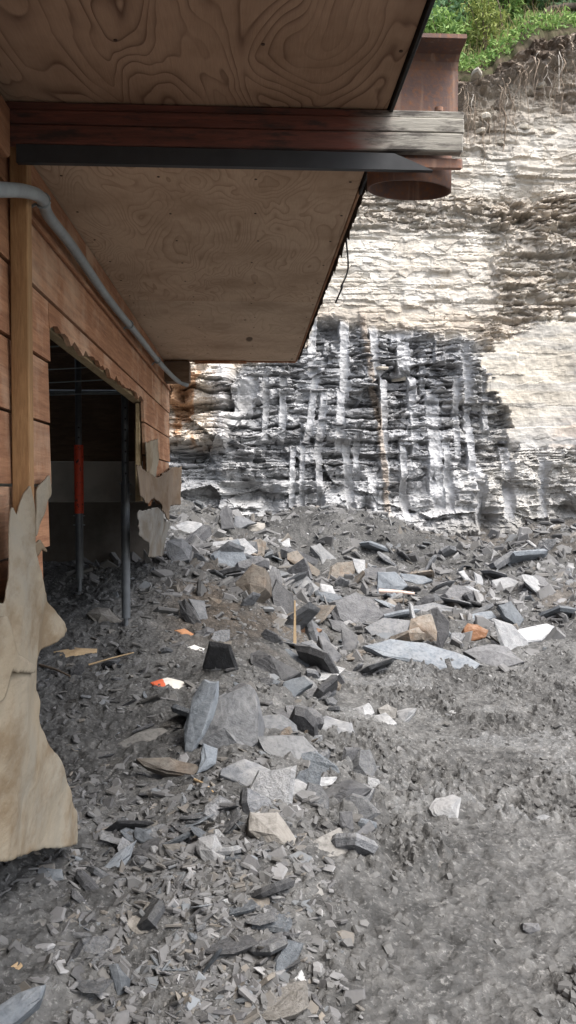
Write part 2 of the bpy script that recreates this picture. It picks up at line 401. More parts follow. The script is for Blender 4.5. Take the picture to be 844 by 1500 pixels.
# ------------------------------------------------------------------ ground
def spaced(a, b, n): return list(np.linspace(a, b, n, endpoint=False))
xs = np.array(spaced(-40, -6, 14)+spaced(-6, -2.2, 60)+spaced(-2.2, 2.6, 520)+spaced(2.6, 6, 150)+spaced(6, 40, 15)+[40.0])
ys = [-30., -15., -6., -2., 0., .8, 1.4]
while ys[-1] < 12.6: ys.append(ys[-1]+max(.008, ys[-1]*.0034))
ys = np.array(ys+[13.5, 15, 20, 40])
GX, GY = np.meshgrid(xs, ys)
def ground_detail(X, Y):
    mud = sstep(-.1, .7, X)*(1-sstep(6.5, 8.5, Y))
    wx = X+(fbm(X*5, Y*5, 3, 3)-.5)*.12; wy = Y+(fbm(X*5+9, Y*5, 4, 3)-.5)*.12
    d1, v1, e1 = cell(wx*9, wy*9, 21); d2, v2, e2 = cell(wx*21+3, wy*21, 22); d3, v3, e3 = cell(wx*44, wy*44+5, 23)
    z = (v1-.4)*.045*sstep(0, .35, e1)+(v2-.4)*.034*sstep(0, .4, e2)+(v3-.4)*.014*sstep(0, .4, e3)
    pat = sstep(.42, .62, fbm(X*1.7, Y*1.7, 31, 3))
    z = z*(.45+1.15*pat*mud+.10*(1-mud))
    z = z+(fbm(X*3, Y*3, 8, 5)-.5)*.07+(fbm(X*30, Y*30, 9, 3)-.5)*.014
    t = .80+.40*(v2-.5)*sstep(0, .2, e2)+.9*(fbm(X*2.2, Y*2.2, 33, 4)-.5)+.10*mud+.5*sstep(.60, .70, fbm(X*1.6+2, Y*3.2, 34, 4))*mud
    return z, t, mud
dz, tint, mud = ground_detail(GX, GY)
near = (np.abs(GX) < 7) & (GY > .5) & (GY < 14)
GZ = gsm(GX, GY)+np.where(near, dz, 0)
GZ = np.where(GY > 13, GZ-.3, GZ)
left = sstep(-.3, -1.2, GX)[..., None]
colr = np.stack([tint*1.0, tint*.985, tint*.965], -1)*(1-left*.0)
wet = sstep(.52, .64, fbm(GX*.9+4, GY*.9, 41, 4))[..., None]
colr = colr*(1-.25*wet*(1-mud[..., None]))
br = np.exp(-((GX-.0)/.7)**4-((GY-7.2)/1.1)**4)*sstep(.35, .55, fbm(GX*2, GY*2, 43, 4))+.5*sstep(.55, .7, fbm(GX*1.2+8, GY*1.2, 44, 4))*sstep(8, 9, GY)
colr = colr*(1-br[..., None]*(1-np.array([1.0, .82, .66])))
g = fast_mesh('ground', np.stack([GX, GY, GZ], -1).reshape(-1, 3), grid_faces(len(xs), len(ys)), M['ground'], np.clip(colr, .2, 1.3).reshape(-1, 3))
tag(g, kind='structure')

# ------------------------------------------------------------------ cliff
CY = 12.0
cx = np.concatenate([np.linspace(-9, -2.4, 90, endpoint=False), np.linspace(-2.4, 5.6, 640, endpoint=False), np.linspace(5.6, 14, 110)])
NV = 560
topx = [-9, -2.4, 0, 2.6, 3.25, 3.66, 4.07, 4.46, 4.9, 6.5, 14]
topz = [6.9, 7.0, 7.2, 7.5, 7.78, 7.9, 8.1, 8.2, 8.3, 8.7, 9.2]
def ctop(x): return np.interp(x, topx, topz)+(vnoise(x*2.3, x*0, 61)-.5)*.22+(vnoise(x*8, x*0, 62)-.5)*.10
vv = np.linspace(0, 1, NV)
CX = np.repeat(cx[None, :], NV, 0); ZB = .2
CZ = ZB+(ctop(cx)[None, :]-ZB)*vv[:, None]
PX, PY = project(CX, np.full_like(CX, CY), CZ)
wob = (fbm(CX*1.1, CZ*1.1, 71, 4)-.5)
def strata(X, Z, seed, tmin, tmax, wmin, wmax):
    r = np.random.default_rng(seed); zb = [-1.0]
    while zb[-1] < 11: zb.append(zb[-1]+r.uniform(tmin, tmax))
    zb = np.array(zb); zz = Z+(fbm(X*.6, Z*.6, seed, 3)-.5)*.16+(fbm(X*2.2, Z*2.2, seed+40, 3)-.5)*(.03+.13*sstep(430, 500, PY))*(tmax < .4)
    i = np.clip(np.searchsorted(zb, zz)-1, 0, len(zb)-2)
    wd = r.uniform(wmin, wmax, len(zb)); sh = r.uniform(0, 9, len(zb))
    u = X/wd[i]+sh[i]+(vnoise(X*7, Z*9, seed+3)-.5)*.5
    iu = np.floor(u); a = _h(i, iu, seed); b = _h(i, iu+1, seed); fu = u-iu
    val = a+(b-a)*sstep(.82, 1.0, fu)
    fz = (zz-zb[i])/(zb[i+1]-zb[i])
    lay = _h(i, i*0, seed+9)
    return val*.65+lay*.35, fz
s1, f1 = strata(CX, CZ, 101, .09, .30, .18, .7)
s2, f2 = strata(CX, CZ, 102, .03, .11, .10, .40)
s3, f3 = strata(CX, CZ, 103, .22, .5, .5, 1.6)
nz_ = fbm(CX*3.1, CZ*3.1, 72, 5)-.5; nf = fbm(CX*14, CZ*16, 73, 4)-.5
px = PX+wob*26; py = PY+wob*22
ydark = np.interp(PX+wob*18+(s3-.5)*32+(s1-.5)*22+nf*12, [200, 330, 430, 445, 540, 600, 682, 706, 722, 745, 900, 1500], [538, 545, 515, 470, 472, 486, 500, 512, 600, 655, 672, 700])
darkz = sstep(-11, 11, py-ydark+nz_*30+(s1-.5)*16)
lowz = sstep(640, 735, py+wob*40)                             # lower, smoother grey rock
pale = sstep(708, 713, PX+(s3-.5)*46+(s1-.5)*26+nf*10)*sstep(462, 486, PY-(PX-760)*(-.22)+wob*30+(s3-.5)*26+nf*16)*(1-darkz)
rightcr = sstep(690, 740, px+nz_*60)*(1-darkz)*(1-pale)*sstep(255, 300, py)
band = (sstep(270, 292, py)*(1-sstep(322, 340, py)))*(1-darkz)
soil = 1-sstep(20, 52, (PY-np.interp(PX, [0, 680, 720, 760, 800, 844, 1200], [140, 112, 95, 72, 60, 45, 10]))+wob*24)
dirt = (1-sstep(70, 150, (PY-np.interp(PX, [0, 680, 720, 760, 800, 844, 1200], [140, 112, 95, 72, 60, 45, 10]))+wob*60+nz_*50))*(1-soil)
lowcream = sstep(335, 350, py)*(1-darkz)*(1-pale)*(1-rightcr)
edge = sstep(430, 470, py)*(1-darkz)*(1-pale)                 # thin rusty plates above the dark rock
orange = (1-sstep(325, 345, px))*sstep(525, 540, py)*(1-sstep(640, 668, py))
orange2 = orange*(1-sstep(285, 300, px+nz_*30))
# drill half barrels (photo pixels: x top, y top, x bottom, y bottom, width)
FL = [(458, 455, 456, 548, 14), (461, 556, 450, 640, 12), (505, 478, 505, 580, 15), (499, 574, 497, 655, 13), (548, 480, 553, 545, 13),
      (562, 556, 564, 690, 13), (592, 492, 596, 548, 22), (606, 556, 610, 655, 13), (635, 578, 642, 735, 22), (683, 515, 693, 700, 13),
      (473, 585, 466, 668, 12), (524, 620, 520, 690, 10), (430, 648, 427, 780, 10), (444, 640, 443, 750, 8), (468, 660, 472, 775, 11),
      (505, 640, 517, 770, 12), (415, 560, 412, 640, 11), (390, 548, 388, 640, 10), (668, 560, 672, 660, 10), (712, 545, 716, 640, 10),
      (655, 640, 660, 760, 12), (545, 690, 548, 780, 14), (590, 650, 596, 770, 11), (700, 690, 704, 780, 14), (622, 520, 622, 580, 9), (740, 660, 742, 770, 14), (365, 560, 352, 620, 30), (790, 680, 795, 790, 14)]
flm = np.zeros_like(CX); fld = np.zeros_like(CX)
for (x0, y0, x1, y1, wd) in FL:
    xc = x0+(x1-x0)*(PY-y0)/(y1-y0)+wob*6
    u = (PX-xc)/(wd*.5)
    ends = sstep(-10, 6, PY-y0+nz_*40)*(1-sstep(-6, 10, PY-y1+nz_*40))
    m = (1-sstep(.86, 1.04, np.abs(u)+nf*.55))*ends
    fld = np.where(m > flm, -.055*np.sqrt(np.clip(1-u*u, 0, 1)), fld); flm = np.maximum(flm, m)
# a brown, root-stained joint running down the face
jx = np.interp(PY, [455, 600, 770], [531, 552, 572])+wob*10
joint = (1-sstep(3.2, 6.5, np.abs(PX-jx)))*sstep(440, 470, PY)*(1-sstep(740, 775, PY))
upc = (1-darkz)*(1-pale)
A1 = .045*(1-darkz)+.26*darkz*(1-.55*lowz); A1 = A1*(1-.6*pale)+.16*rightcr+.08*band+.06*edge
A2 = .015*(1-darkz)+.07*darkz*(1-.6*lowz); A2 = A2*(1-.6*pale)+.09*rightcr+.09*band+.07*edge
blocky = (1-darkz)*(1-sstep(200, 290, py))
db, vb, eb = cell(CX*1.5+wob*.8, CZ*2.6+wob*.8, 201); dc, vc, ec = cell(CX*4.2+nz_, CZ*8.5+nz_*2, 202); dd_, vd, ed = cell(CX*9, CZ*15, 203)
strat = (s1-.5)*A1+(s2-.5)*A2+(s3-.5)*(.16*darkz+.05+.14*blocky)
strat += (vb-.5)*(.30*darkz+.10*blocky+.16*rightcr)+(vc-.5)*(.12*darkz*(1-.4*lowz)+.028*upc+.12*rightcr+.10*band)+(vd-.5)*(.05*darkz+.008*upc+.06*rightcr+.06*band+.05*soil)
gm = sstep(.38, .58, fbm(CX*2.1+7, CZ*3.0, 205, 4)); gm2 = sstep(.40, .60, fbm(CX*3.3, CZ*4.0, 206, 4))
gap = (1-sstep(.14, .34, f1))*(s1 > .34)*gm                   # open bedding joints
gap2 = (1-sstep(.14, .34, f2))*(s2 > .40)*gm2
rf = 1-.75*sstep(640, 715, PX)
strat -= .08*darkz*(1-.5*lowz)*rf
strat -= gap*(.17*darkz*rf*(1-.5*lowz)+.045*upc*(1-.5*blocky)+.05*rightcr)+gap2*(.06*darkz*(1-.7*lowz)+.018*upc+.05*rightcr+.05*band)
flm = flm*(.55+.45*sstep(.36, .46, fbm(CX*2.6, CZ*3.4, 204, 3)))
disp = strat*(1-.92*flm)+fld*flm*darkz
disp += joint*.05
disp += nz_*(.07+.20*soil+.08*darkz+.20*lowz*darkz+.10*rightcr)+(fbm(CX*6, CZ*6, 207, 4)-.5)*.22*np.maximum(dirt, soil)+nf*(.018+.10*soil+.10*dirt+.04*band+.02*darkz+.03*rightcr)
disp += pale*.04+orange*.20+orange*(vb-.4)*.5
for (bx, by, rx, ry, a) in [(355, 722, 26, 20, .34), (575, 735, 24, 22, .28), (536, 752, 9, 20, .34), (662, 700, 26, 22, .16), (500, 715, 20, 26, .14),
                            (712, 760, 10, 26, .25), (350, 590, 14, 26, .08), (780, 300, 40, 25, .14), (610, 735, 30, 30, .16), (450, 735, 26, 26, .16),
                            (270, 580, 10, 14, .3), (830, 750, 16, 16, .25), (395, 735, 12, 30, .2), (640, 420, 60, 30, .05)]:
    q = ((PX-bx)/rx)**2+((PY-by)/ry)**2; disp -= a*np.exp(-q**1.5)
# upper face lies back a little, the soil overhangs, the foot runs out
disp += -(CZ-4.2)*.045*(CZ > 4.2)+soil*.26+sstep(1.5, .5, CZ)*.40
disp += sstep(4.6, 6.5, CX)*.5-sstep(-1.2, -3, CX)*.2
# colours of the rock itself
def C(r, g_, b): return np.array([r, g_, b])
col = np.zeros(CX.shape+(3,))+C(.50, .475, .43)
def over(m, c):
    global col
    col = col*(1-m[..., None])+np.asarray(c)*m[..., None]
over(.55*sstep(.50, .72, fbm(CX*1.6, CZ*2.4, 81, 4)), C(.43, .385, .325))
over(.5*lowcream*sstep(.45, .6, fbm(CX*.8, CZ*6, 82, 4)), C(.46, .42, .36))
over(.8*band*sstep(.15, .6, vc*.6+vd*.4), C(.30, .265, .225)); over(.55*rightcr*sstep(.1, .7, vb*.4+vc*.4+vd*.2), C(.33, .285, .235)); over(.7*edge*(.3+.7*s2), C(.32, .26, .20)); over(.35*upc*sstep(.55, .8, vc), C(.42, .37, .31))
over(pale, C(.47, .435, .375)); over(pale*.75*sstep(.48, .62, fbm(CX*1.0, CZ*.9, 83, 4)), C(.45, .345, .245))
over(pale*.8*sstep(.52, .6, fbm(CX*.7+3, CZ*7, 88, 4)), C(.39, .375, .345)); over(pale*sstep(590, 650, py)*.5, C(.36, .37, .385))
dk = C(.145, .149, .157)+(s2[..., None]*.11+.11*(s1[..., None])+.18*(vc[..., None]**3))
over(darkz, dk); over(darkz*.8*sstep(.52, .66, fbm(CX*2.3, CZ*5, 84, 4)), C(.34, .345, .355))
over(darkz*lowz*.9, C(.33, .333, .34)); over(darkz*lowz*.7*sstep(.46, .62, fbm(CX*3, CZ*3, 85, 4)), C(.40, .405, .41))
over(darkz*sstep(690, 750, px)*sstep(600, 660, py)*.85, C(.40, .395, .385)); over(darkz*.75*sstep(660, 730, PX+(vc-.5)*60+(s1-.5)*50), C(.36, .35, .33))
over(flm*np.clip(darkz, 0, 1)*.85, C(.43, .435, .445)); over(joint*.8, C(.33, .28, .235))
over(orange, C(.58, .52, .45)); over(orange*.9*sstep(.50, .58, fbm(CX*3, CZ*2, 86, 4)), C(.40, .235, .13)); over(orange*sstep(300, 330, px)*.8, C(.46, .47, .49))
over(dirt*.9, C(.36, .315, .26)); over(dirt*.7*sstep(.5, .62, fbm(CX*5, CZ*5, 89, 4)), C(.24, .20, .165)); over(soil, C(.115, .09, .07)); over(soil*sstep(.56, .66, fbm(CX*6, CZ*4, 87, 4))*.7, C(.32, .27, .22))
over(sstep(1.25, .9, CZ+wob*.5)*.8, C(.20, .195, .185))
CYv = CY-disp
cl = fast_mesh('cliff', np.stack([CX, CYv, CZ], -1).reshape(-1, 3), grid_faces(len(cx), NV), M['cliff'], np.clip(col, .02, .8).reshape(-1, 3))
tag(cl, kind='structure')
for p_ in [cl]: p_.data.polygons.foreach_set('use_smooth', np.zeros(len(p_.data.polygons), bool))
cdisp = disp
def cliff_y(x, z):
    i = int(np.argmin(np.abs(cx-x))); j = int(np.argmin(np.abs(CZ[:, i]-z))); return float(CYv[j, i])

# slate plates and stones that stand out of the face
def chip_arrays(r, n=6, th=.25, rough=.25):
    a = np.sort(r.uniform(0, 2*np.pi, n)+0); a = np.linspace(0, 2*np.pi, n, endpoint=False)+r.uniform(-.35, .35, n)
    rad = r.uniform(1-rough*1.6, 1, n); asp = r.uniform(.38, .95)
    x = np.cos(a)*rad; y = np.sin(a)*rad*asp
    ins = r.uniform(.78, .93, n)
    top = np.stack([x*ins, y*ins, np.full(n, th*.5)+r.uniform(-.12, .12, n)*th], 1)
    mid = np.stack([x, y, r.uniform(-.2, .25, n)*th], 1)
    bot = np.stack([x*.86, y*.86, np.full(n, -th*.5)], 1)
    v = np.concatenate([top, mid, bot]); f = []
    for k in range(n):
        k2 = (k+1) % n
        f += [(n+k, n+k2, k2), (n+k, k2, k), (2*n+k, 2*n+k2, n+k2), (2*n+k, n+k2, n+k)]
    for k in range(1, n-1): f += [(0, k, k+1), (2*n, 2*n+k+1, 2*n+k)]
    return v, np.array(f)
def chip_mesh(name, seed, mat, n=7, th=.2, rough=.25):
    v, f = chip_arrays(np.random.default_rng(seed), n, th, rough)
    me = bpy.data.meshes.new(name); me.from_pydata(v.tolist(), [], f.tolist()); me.materials.append(mat); me.update(); return me
plate_m = [chip_mesh('slate_ledge', 300+i, M['cdark'] if 'cdark' in M else M['dark'], 8, .16, .3) for i in range(8)]
M['ledge'] = slate('ledge_slate', (.13, .132, .14), (.21, .212, .22), (.38, .377, .375), .85)
M['creamstone'] = slate('cream_stone', (.50, .45, .37), (.62, .57, .49), (.66, .61, .53), .5)
for me in plate_m: me.materials[0] = M['ledge']
cream_m = [chip_mesh('stone', 330+i, M['creamstone'], 7, .35, .3) for i in range(5)]
r = np.random.default_rng(5); cnt = 0
while cnt < 230:
    qx = r.uniform(330, 738); qy = r.uniform(478, 690)
    if qy < np.interp(qx, [330, 430, 445, 690, 740], [560, 525, 480, 512, 570]): continue
    if any(abs(qx-(a+(c-a)*(qy-b)/(d-b))) < e*.75 and b-6 < qy < d+6 for a, b, c, d, e in FL): continue
    p = on_plane(qx, qy, (0, CY, 0), (0, 1, 0)); s = r.uniform(.07, .20)
    o = link(bpy.data.objects.new('slate_ledge', plate_m[r.integers(8)]), cl)
    o.location = (p.x, cliff_y(p.x, p.z)+s*.35, p.z); o.scale = (s*r.uniform(1.0, 1.7), s, s*r.uniform(.7, 1.5))
    o.rotation_euler = (r.uniform(-.15, .2), r.uniform(-.12, .12), r.uniform(0, 6.3)); cnt += 1
for (qx, qy, s) in [(693, 118, .20), (716, 168, .20), (706, 186, .16), (795, 120, .12), (775, 180, .13), (812, 185, .15), (740, 205, .12),
                    (560, 540, .12), (592, 552, .14)]:
    p = on_plane(qx, qy, (0, CY, 0), (0, 1, 0)); o = link(bpy.data.objects.new('stone', cream_m[r.integers(5)]), cl)
    o.location = (p.x, cliff_y(p.x, p.z)-s*.1, p.z); o.scale = (s*1.2, s*.9, s*1.1); o.rotation_euler = (r.uniform(-.2, .2), r.uniform(-.15, .15), r.uniform(0, 6))
# roots hanging from the soil lip
for i in range(95):
    x = r.uniform(2.9, 6.2) if i > 3 else r.uniform(2.95, 3.7); zt = float(ctop(np.array(x)))-r.uniform(.12, .45); ln = r.uniform(.25, 1.0)
    y = CY-.45; pts = [(x, cliff_y(x, zt)+.1, zt)]
    a, b = r.uniform(-.12, .12), r.uniform(-.1, .1)
    for k in range(1, 6):
        t = k/5; pts.append((x+a*t+r.uniform(-.04, .04), min(cliff_y(x, zt)-.06, cliff_y(x, zt-ln*t)-.03)+r.uniform(-.03, .03), zt-ln*t))
    tube('root', crv(pts, 3), r.uniform(.004, .011) if i != 12 else .02, M['whiteroot'] if i % 6 == 2 else M['soilroot'], cl, 5, .35)

# ------------------------------------------------------------------ hill above the cliff and its plants
hx = cx; hy = np.concatenate([np.linspace(0, 1.5, 12, endpoint=False), np.linspace(1.5, 30, 30)])
HX, HT = np.meshgrid(hx, hy)
edgeY = CY-.10-np.interp(hx, cx, disp[-1])*0-.1
_w = np.exp(-HT*5.0); HYv = np.interp(HX, cx, CYv[-1])*_w+(CY-.25)*(1-_w)+HT; HZ = ctop(HX)+HT*.62+(fbm(HX*2, HYv*2, 91, 4)-.5)*.22*np.minimum(HT*2, 1)
h = fast_mesh('hill', np.stack([HX, HYv, HZ], -1).reshape(-1, 3), grid_faces(len(hx), len(hy)), M['hill']); tag(h, kind='structure')
def hill_z(x, y):
    t = y-(CY-.25); return float(ctop(np.array(x)))+max(t, 0)*.62
def leaves(cen, nrm, ln, wd, r):
    n = len(cen); d = r.normal(size=(n, 3)); d[:, 2] -= .25; d /= np.linalg.norm(d, axis=1)[:, None]
    s = np.cross(d, r.normal(size=(n, 3))); s /= np.linalg.norm(s, axis=1)[:, None]
    L_ = (ln*r.uniform(.6, 1.3, n))[:, None]; W_ = (wd*r.uniform(.7, 1.2, n))[:, None]
    up = np.cross(s, d)
    v = np.stack([cen, cen+d*L_*.5+s*W_*.5+up*W_*.1, cen+d*L_-up*L_*.12, cen+d*L_*.5-s*W_*.5+up*W_*.1], 1).reshape(-1, 3)
    f = np.arange(4*n).reshape(n, 4); c = np.repeat(r.uniform(0, 1, n), 4)
    return v, f, np.stack([c, c, c], 1)
def plant(name, x, y, hgt, rad, n, mat, label, ln=.11, wd=.045, r=None, stems=5, cat='shrub', group='shrubs on the bank above the cliff'):
    r = np.random.default_rng(int(abs(x*1000+y*77)+n)); z = hill_z(x, y); e = empty(name, (x, y, z-.05))
    tag(e, label, cat, group); C_ = []
    bm = bmesh.new(); v = []; f = []
    tips = []
    for i in range(stems):
        a = r.uniform(0, 6.28); rr = rad*r.uniform(.2, .95); tip = np.array([math.cos(a)*rr, math.sin(a)*rr, hgt*r.uniform(.65, 1.0)])
        base = np.array([math.cos(a)*rad*.08, math.sin(a)*rad*.08, 0]); mid = base*.5+tip*.5+np.array([0, 0, hgt*.12]); 
        ra = .008+.012*hgt/2
        ring0 = len(v)
        for q, (p_, rr_) in enumerate(((base, ra), (mid, ra*.7), (tip, ra*.25))):
            for k in range(5): v.append((p_[0]+math.cos(k*1.257)*rr_, p_[1]+math.sin(k*1.257)*rr_, p_[2]))
        for q in range(2):
            for k in range(5): f.append((ring0+q*5+k, ring0+q*5+(k+1) % 5, ring0+q*5+5+(k+1) % 5, ring0+q*5+5+k))
        tips.append((base, mid, tip))
    pydata('stem', v, f, M['bark'], e, True)
    for i in range(n):
        b, m_, t_ = tips[r.integers(stems)]; t = r.uniform(.25, 1.02)
        p_ = (1-t)**2*b+2*t*(1-t)*m_+t*t*t_; C_.append(p_+r.normal(size=3)*rad*.17)
    v, f, c = leaves(np.array(C_), None, ln, wd, r)
    fast_mesh('foliage', v, f, M[mat], c, False, e)
plants = [('leafy_shrub', 2.75, 12.7, 1.7, .8, 1100, 'leaf2', 'bluish green leafy shrub just above the rusty steel beam end', .12, .07),
          ('leafy_shrub', 3.35, 13.2, 1.9, .8, 1200, 'leaf1', 'bright green bush in the middle of the bank above the cliff', .12, .055),
          ('leafy_shrub', 4.0, 13.0, 1.5, .7, 1100, 'leaf1', 'narrow leaved green weeds growing behind the dry grass tuft', .15, .03),
          ('leafy_shrub', 4.8, 13.3, 1.8, .8, 1100, 'leaf3', 'yellow green leafy bush at the top right corner', .13, .07),
          ('leafy_shrub', 3.0, 14.2, 2.4, 1.1, 1500, 'leaf1', 'taller green shrub behind the bush over the beam end', .13, .07),
          ('leafy_shrub', 4.3, 14.5, 2.6, 1.1, 1500, 'leaf2', 'tall dull green shrub behind the narrow leaved weeds', .13, .06),
          ('leafy_shrub', 5.6, 14.2, 2.4, 1.1, 1300, 'leaf1', 'green shrub behind the log at the right end of the bank', .13, .07),
          ('leafy_shrub', 1.9, 13.4, 2.0, .9, 900, 'leaf1', 'green shrub on the bank hidden mostly by the soffit edge', .12, .06)]
plants += [('leafy_shrub', 2.3, 12.5, 1.1, .6, 900, 'leaf1', 'low green bush at the lip left of the beam end', .11, .06),
          ('leafy_shrub', 3.05, 12.45, 1.0, .55, 900, 'leaf1', 'low bright bush right above the steel beam flange', .11, .05),
          ('leafy_shrub', 3.7, 12.55, .9, .5, 800, 'leaf3', 'low yellowish bush in front of the narrow leaved weeds', .10, .035),
          ('leafy_shrub', 5.0, 12.9, 1.2, .6, 800, 'leaf2', 'low dull green bush behind the fallen log', .11, .06),
          ('leafy_shrub', 3.7, 13.9, 2.0, .9, 1300, 'leaf3', 'tall yellow green shrub between the two bright bushes', .12, .06),
          ('leafy_shrub', 5.0, 14.0, 2.0, .9, 1200, 'leaf1', 'tall fresh green shrub behind the top right corner bush', .12, .06)]
for (nm, x, y, hg, rd, n, mt, lb, ln, wd) in plants: plant(nm, x, y, hg, rd, int(n*1.5), mt, lb, ln, wd, stems=11)
for i, (x, y) in enumerate([(2.0, 16.5), (3.9, 17), (5.8, 16.6), (7.5, 17.2), (0.2, 17)]):
    rr = np.random.default_rng(900+i); z = hill_z(x, y); e = empty('broadleaf_tree', (x, y, z-.1))
    tag(e, ['broadleaf tree rising behind the bank over the beam end', 'broadleaf tree rising behind the bank in the middle', 'broadleaf tree rising behind the bank at top right', 'broadleaf tree beyond the right edge of the bank', 'broadleaf tree on the bank above the roof overhang'][i], 'tree', 'trees behind the bank')
    tube('trunk', crv([(0, 0, 0), (.1, .05, 1.5), (-.05, .1, 3.2), (.05, 0, 4.6)], 4), .11, M['bark'], e, 8, .3)
    c0 = rr.normal(size=(2600, 3))*np.array([.85, .75, 1.1]); cl_ = rr.normal(size=(26, 3))*np.array([.9, .8, 1.1])
    cen = cl_[rr.integers(26, size=2600)]+c0*.38+np.array([0, 0, 1.6])
    v, f, c = leaves(cen, None, .16, .09, rr); fast_mesh('crown', v, f, M['leaf2' if i % 2 else 'leaf1'], c, False, e)
rr = np.random.default_rng(40); v = []; f = []; c = []
for (x, y, n) in ((4.05, 12.35, 70), (3.5, 12.3, 40), (4.8, 12.4, 60), (4.4, 12.2, 40), (3.2, 12.2, 30)):
    for k in range(n):
        bx_, by_ = x+rr.normal()*.2, y+abs(rr.normal())*.12; bz_ = hill_z(bx_, by_)-.02; wv = .006; hh = rr.uniform(.12, .5)
        q = len(v); v += [(bx_-wv, by_, bz_), (bx_+wv, by_, bz_), (bx_+rr.normal()*.15, by_+rr.normal()*.1, bz_+hh)]; f.append((q, q+1, q+2)); c += [rr.uniform()]*3
o = fast_mesh('dry_grass', np.array(v), np.array(f), M['straw'], np.stack([c, c, c], 1), False)
tag(o, 'dry straw coloured grass along the lip of the cliff', 'grass', kind='stuff')
n = 9000; gx_ = rr.uniform(1.2, 7, n); gt = rr.uniform(0, 1, n)**1.3*2.2+.22
cen = np.stack([gx_, CY-.25+gt, np.array([hill_z(a_, CY-.25+b_) for a_, b_ in zip(gx_, gt)])+rr.uniform(0, .22, n)], 1)
v, f, c = leaves(cen, None, .10, .04, rr); o = fast_mesh('ground_cover', v, f, M['leaf1'], c, False)
tag(o, 'low green weeds covering the bank above the cliff', 'weeds', kind='stuff')
lg = tube('fallen_log', crv([(4.25, 12.45, hill_z(4.25, 12.45)+.05), (4.5, 12.5, hill_z(4.5, 12.5)+.10), (4.75, 12.55, hill_z(4.75, 12.55)+.26), (5.3, 12.65, hill_z(5.3, 12.65)+.34)], 6), .07, M['logbark'], None, 9, .8)
lg.data.validate()
for v_ in list(lg.data.vertices)[9:-27]: v_.co += Vector((random.uniform(-.018, .018), random.uniform(-.018, .018), random.uniform(-.018, .018)))
tag(lg, 'dark fallen log lying on the bank at the top right', 'log')
for i, (x0, x1, zz) in enumerate([(3.3, 3.0, 1.0), (4.0, 3.75, 1.1)]):
    b = tube('bare_branch', [(x0, 12.5, hill_z(x0, 12.5)-.02), ((x0+x1)/2+.03, 12.5, hill_z(x0, 12.5)+zz*.5), (x1, 12.55, hill_z(x0, 12.5)+zz)], .016, M['bark'], None, 6, .5)
    tag(b, ['bare grey branch leaning left among the green weeds', 'bare grey branch leaning out above the dry grass'][i], 'branch')

# ------------------------------------------------------------------ building
WX = -.78                                  # plane of the plank wall
SZ = EYE+1.18                              # underside of the plywood overhang
B = empty('wooden_building', (WX, 2.7, 0))
tag(B, 'undermined wooden building with red plank wall and plywood overhang', 'building')
def part(o, parent=B):
    o.parent = parent; o.matrix_parent_inverse = Matrix.Translation(-Vector(B.location)); return o
def bpart(name, lo, hi, mat, bev=.003, jit=0, parent=None):
    o = box(name, lo, hi, mat, None, bev, jit)
    # put the origin at the piece's own centre
    cc = (Vector(lo)+Vector(hi))/2; o.data.transform(Matrix.Translation(-cc)); o.location = cc-Vector(B.location) if parent is None else cc
    o.parent = parent or B
    return o
rows = [1.176, .97, .73, .49, .25, .01, -.23, -.47, -.71, -.95]
pw = empty('plank_wall', (0, 0, 0)); pw.parent = B; pw.matrix_parent_inverse = Matrix.Translation(-Vector(B.location))
pr = random.Random(3)
def plank(y0, y1, z0, z1, ragged=0):
    """one siding board: lapped, with an uneven lower edge when ragged"""
    n = max(2, int((y1-y0)/.06)) if ragged else 2
    v = []; f = []
    yy = np.linspace(y0, y1, n); j = pr.uniform(-.0025, .0025)
    for i, y in enumerate(yy):
        lo = z0+(pr.uniform(0, ragged) if ragged else 0)
        xo = WX+.006+j; xi = WX+j
        v += [(xo, y, lo), (xi, y, z1), (xi-.022, y, z1), (xo-.022, y, lo)]
    for i in range(n-1):
        a = i*4
        for k in range(4): f.append((a+k, a+(k+1) % 4, a+4+(k+1) % 4, a+4+k))
    f += [(0, 3, 2, 1), tuple((n-1)*4+k for k in range(4))]
    c = Vector((WX, (y0+y1)/2, (z0+z1)/2)); v = [Vector(p)-c for p in v]
    o = pydata('plank', v, f, M['siding'], pw); o.location = c; return o
for i in range(len(rows)-1):
    z1, z0 = EYE+rows[i]-.005, EYE+rows[i+1]+.005
    if i <= 1:
        cuts = [-2.5, -.3, 1.9, 3.9+.9*i, 5.9+.6*i, 7.9]
        for a, b in zip(cuts[:-1], cuts[1:]): plank(a+.002, b-.002, z0, z1)
    else:
        e = 3.17-(.0 if i < 6 else .12*(i-5))
        for a, b in zip([-2.5, -.2, 1.9+.25*(i % 2)], [-.2, 1.9+.25*(i % 2), e+pr.uniform(-.03, .01)]): plank(a+.002, b-.002, z0, z1)
        if i == 2: plank(3.17, 5.98, EYE+.615, z1, .045); plank(5.98, 7.88, z0, z1)
        elif i == 3: plank(6.02, 7.87, z0, z1, 0)
        elif i == 4: plank(6.1, 7.86, z0, z1)
        elif i == 5: plank(6.35, 7.84, z0+.08, z1, .10)
# the header behind the sawn opening, its jamb and the stud
bpart('header', (WX-.085, 3.0, EYE+.64), (WX-.028, 6.1, EYE+.72), M['palewood'], .004, .008)
bpart('jamb', (WX-.062, 5.99, EYE+.02), (WX-.028, 6.03, EYE+.63), M['palewood'], .003, .004)
bpart('jamb', (WX-.075, 6.04, EYE-.10), (WX-.03, 6.10, EYE+.45), M['rawwood'], .003, .006)
bpart('stud', (WX+.010, 2.64, EYE-.56), (WX+.068, 2.685, SZ-.01), M['stud'], .003, .002)
bpart('trim_strip', (WX+.006, 2.70, EYE+.945), (WX+.020, 7.86, EYE+.965), M['siding'], .002, .002)
bpart('corner_block', (WX+.02, 2.2, EYE+1.0), (WX+.06, 2.49, SZ-.03), M['siding'], .006)
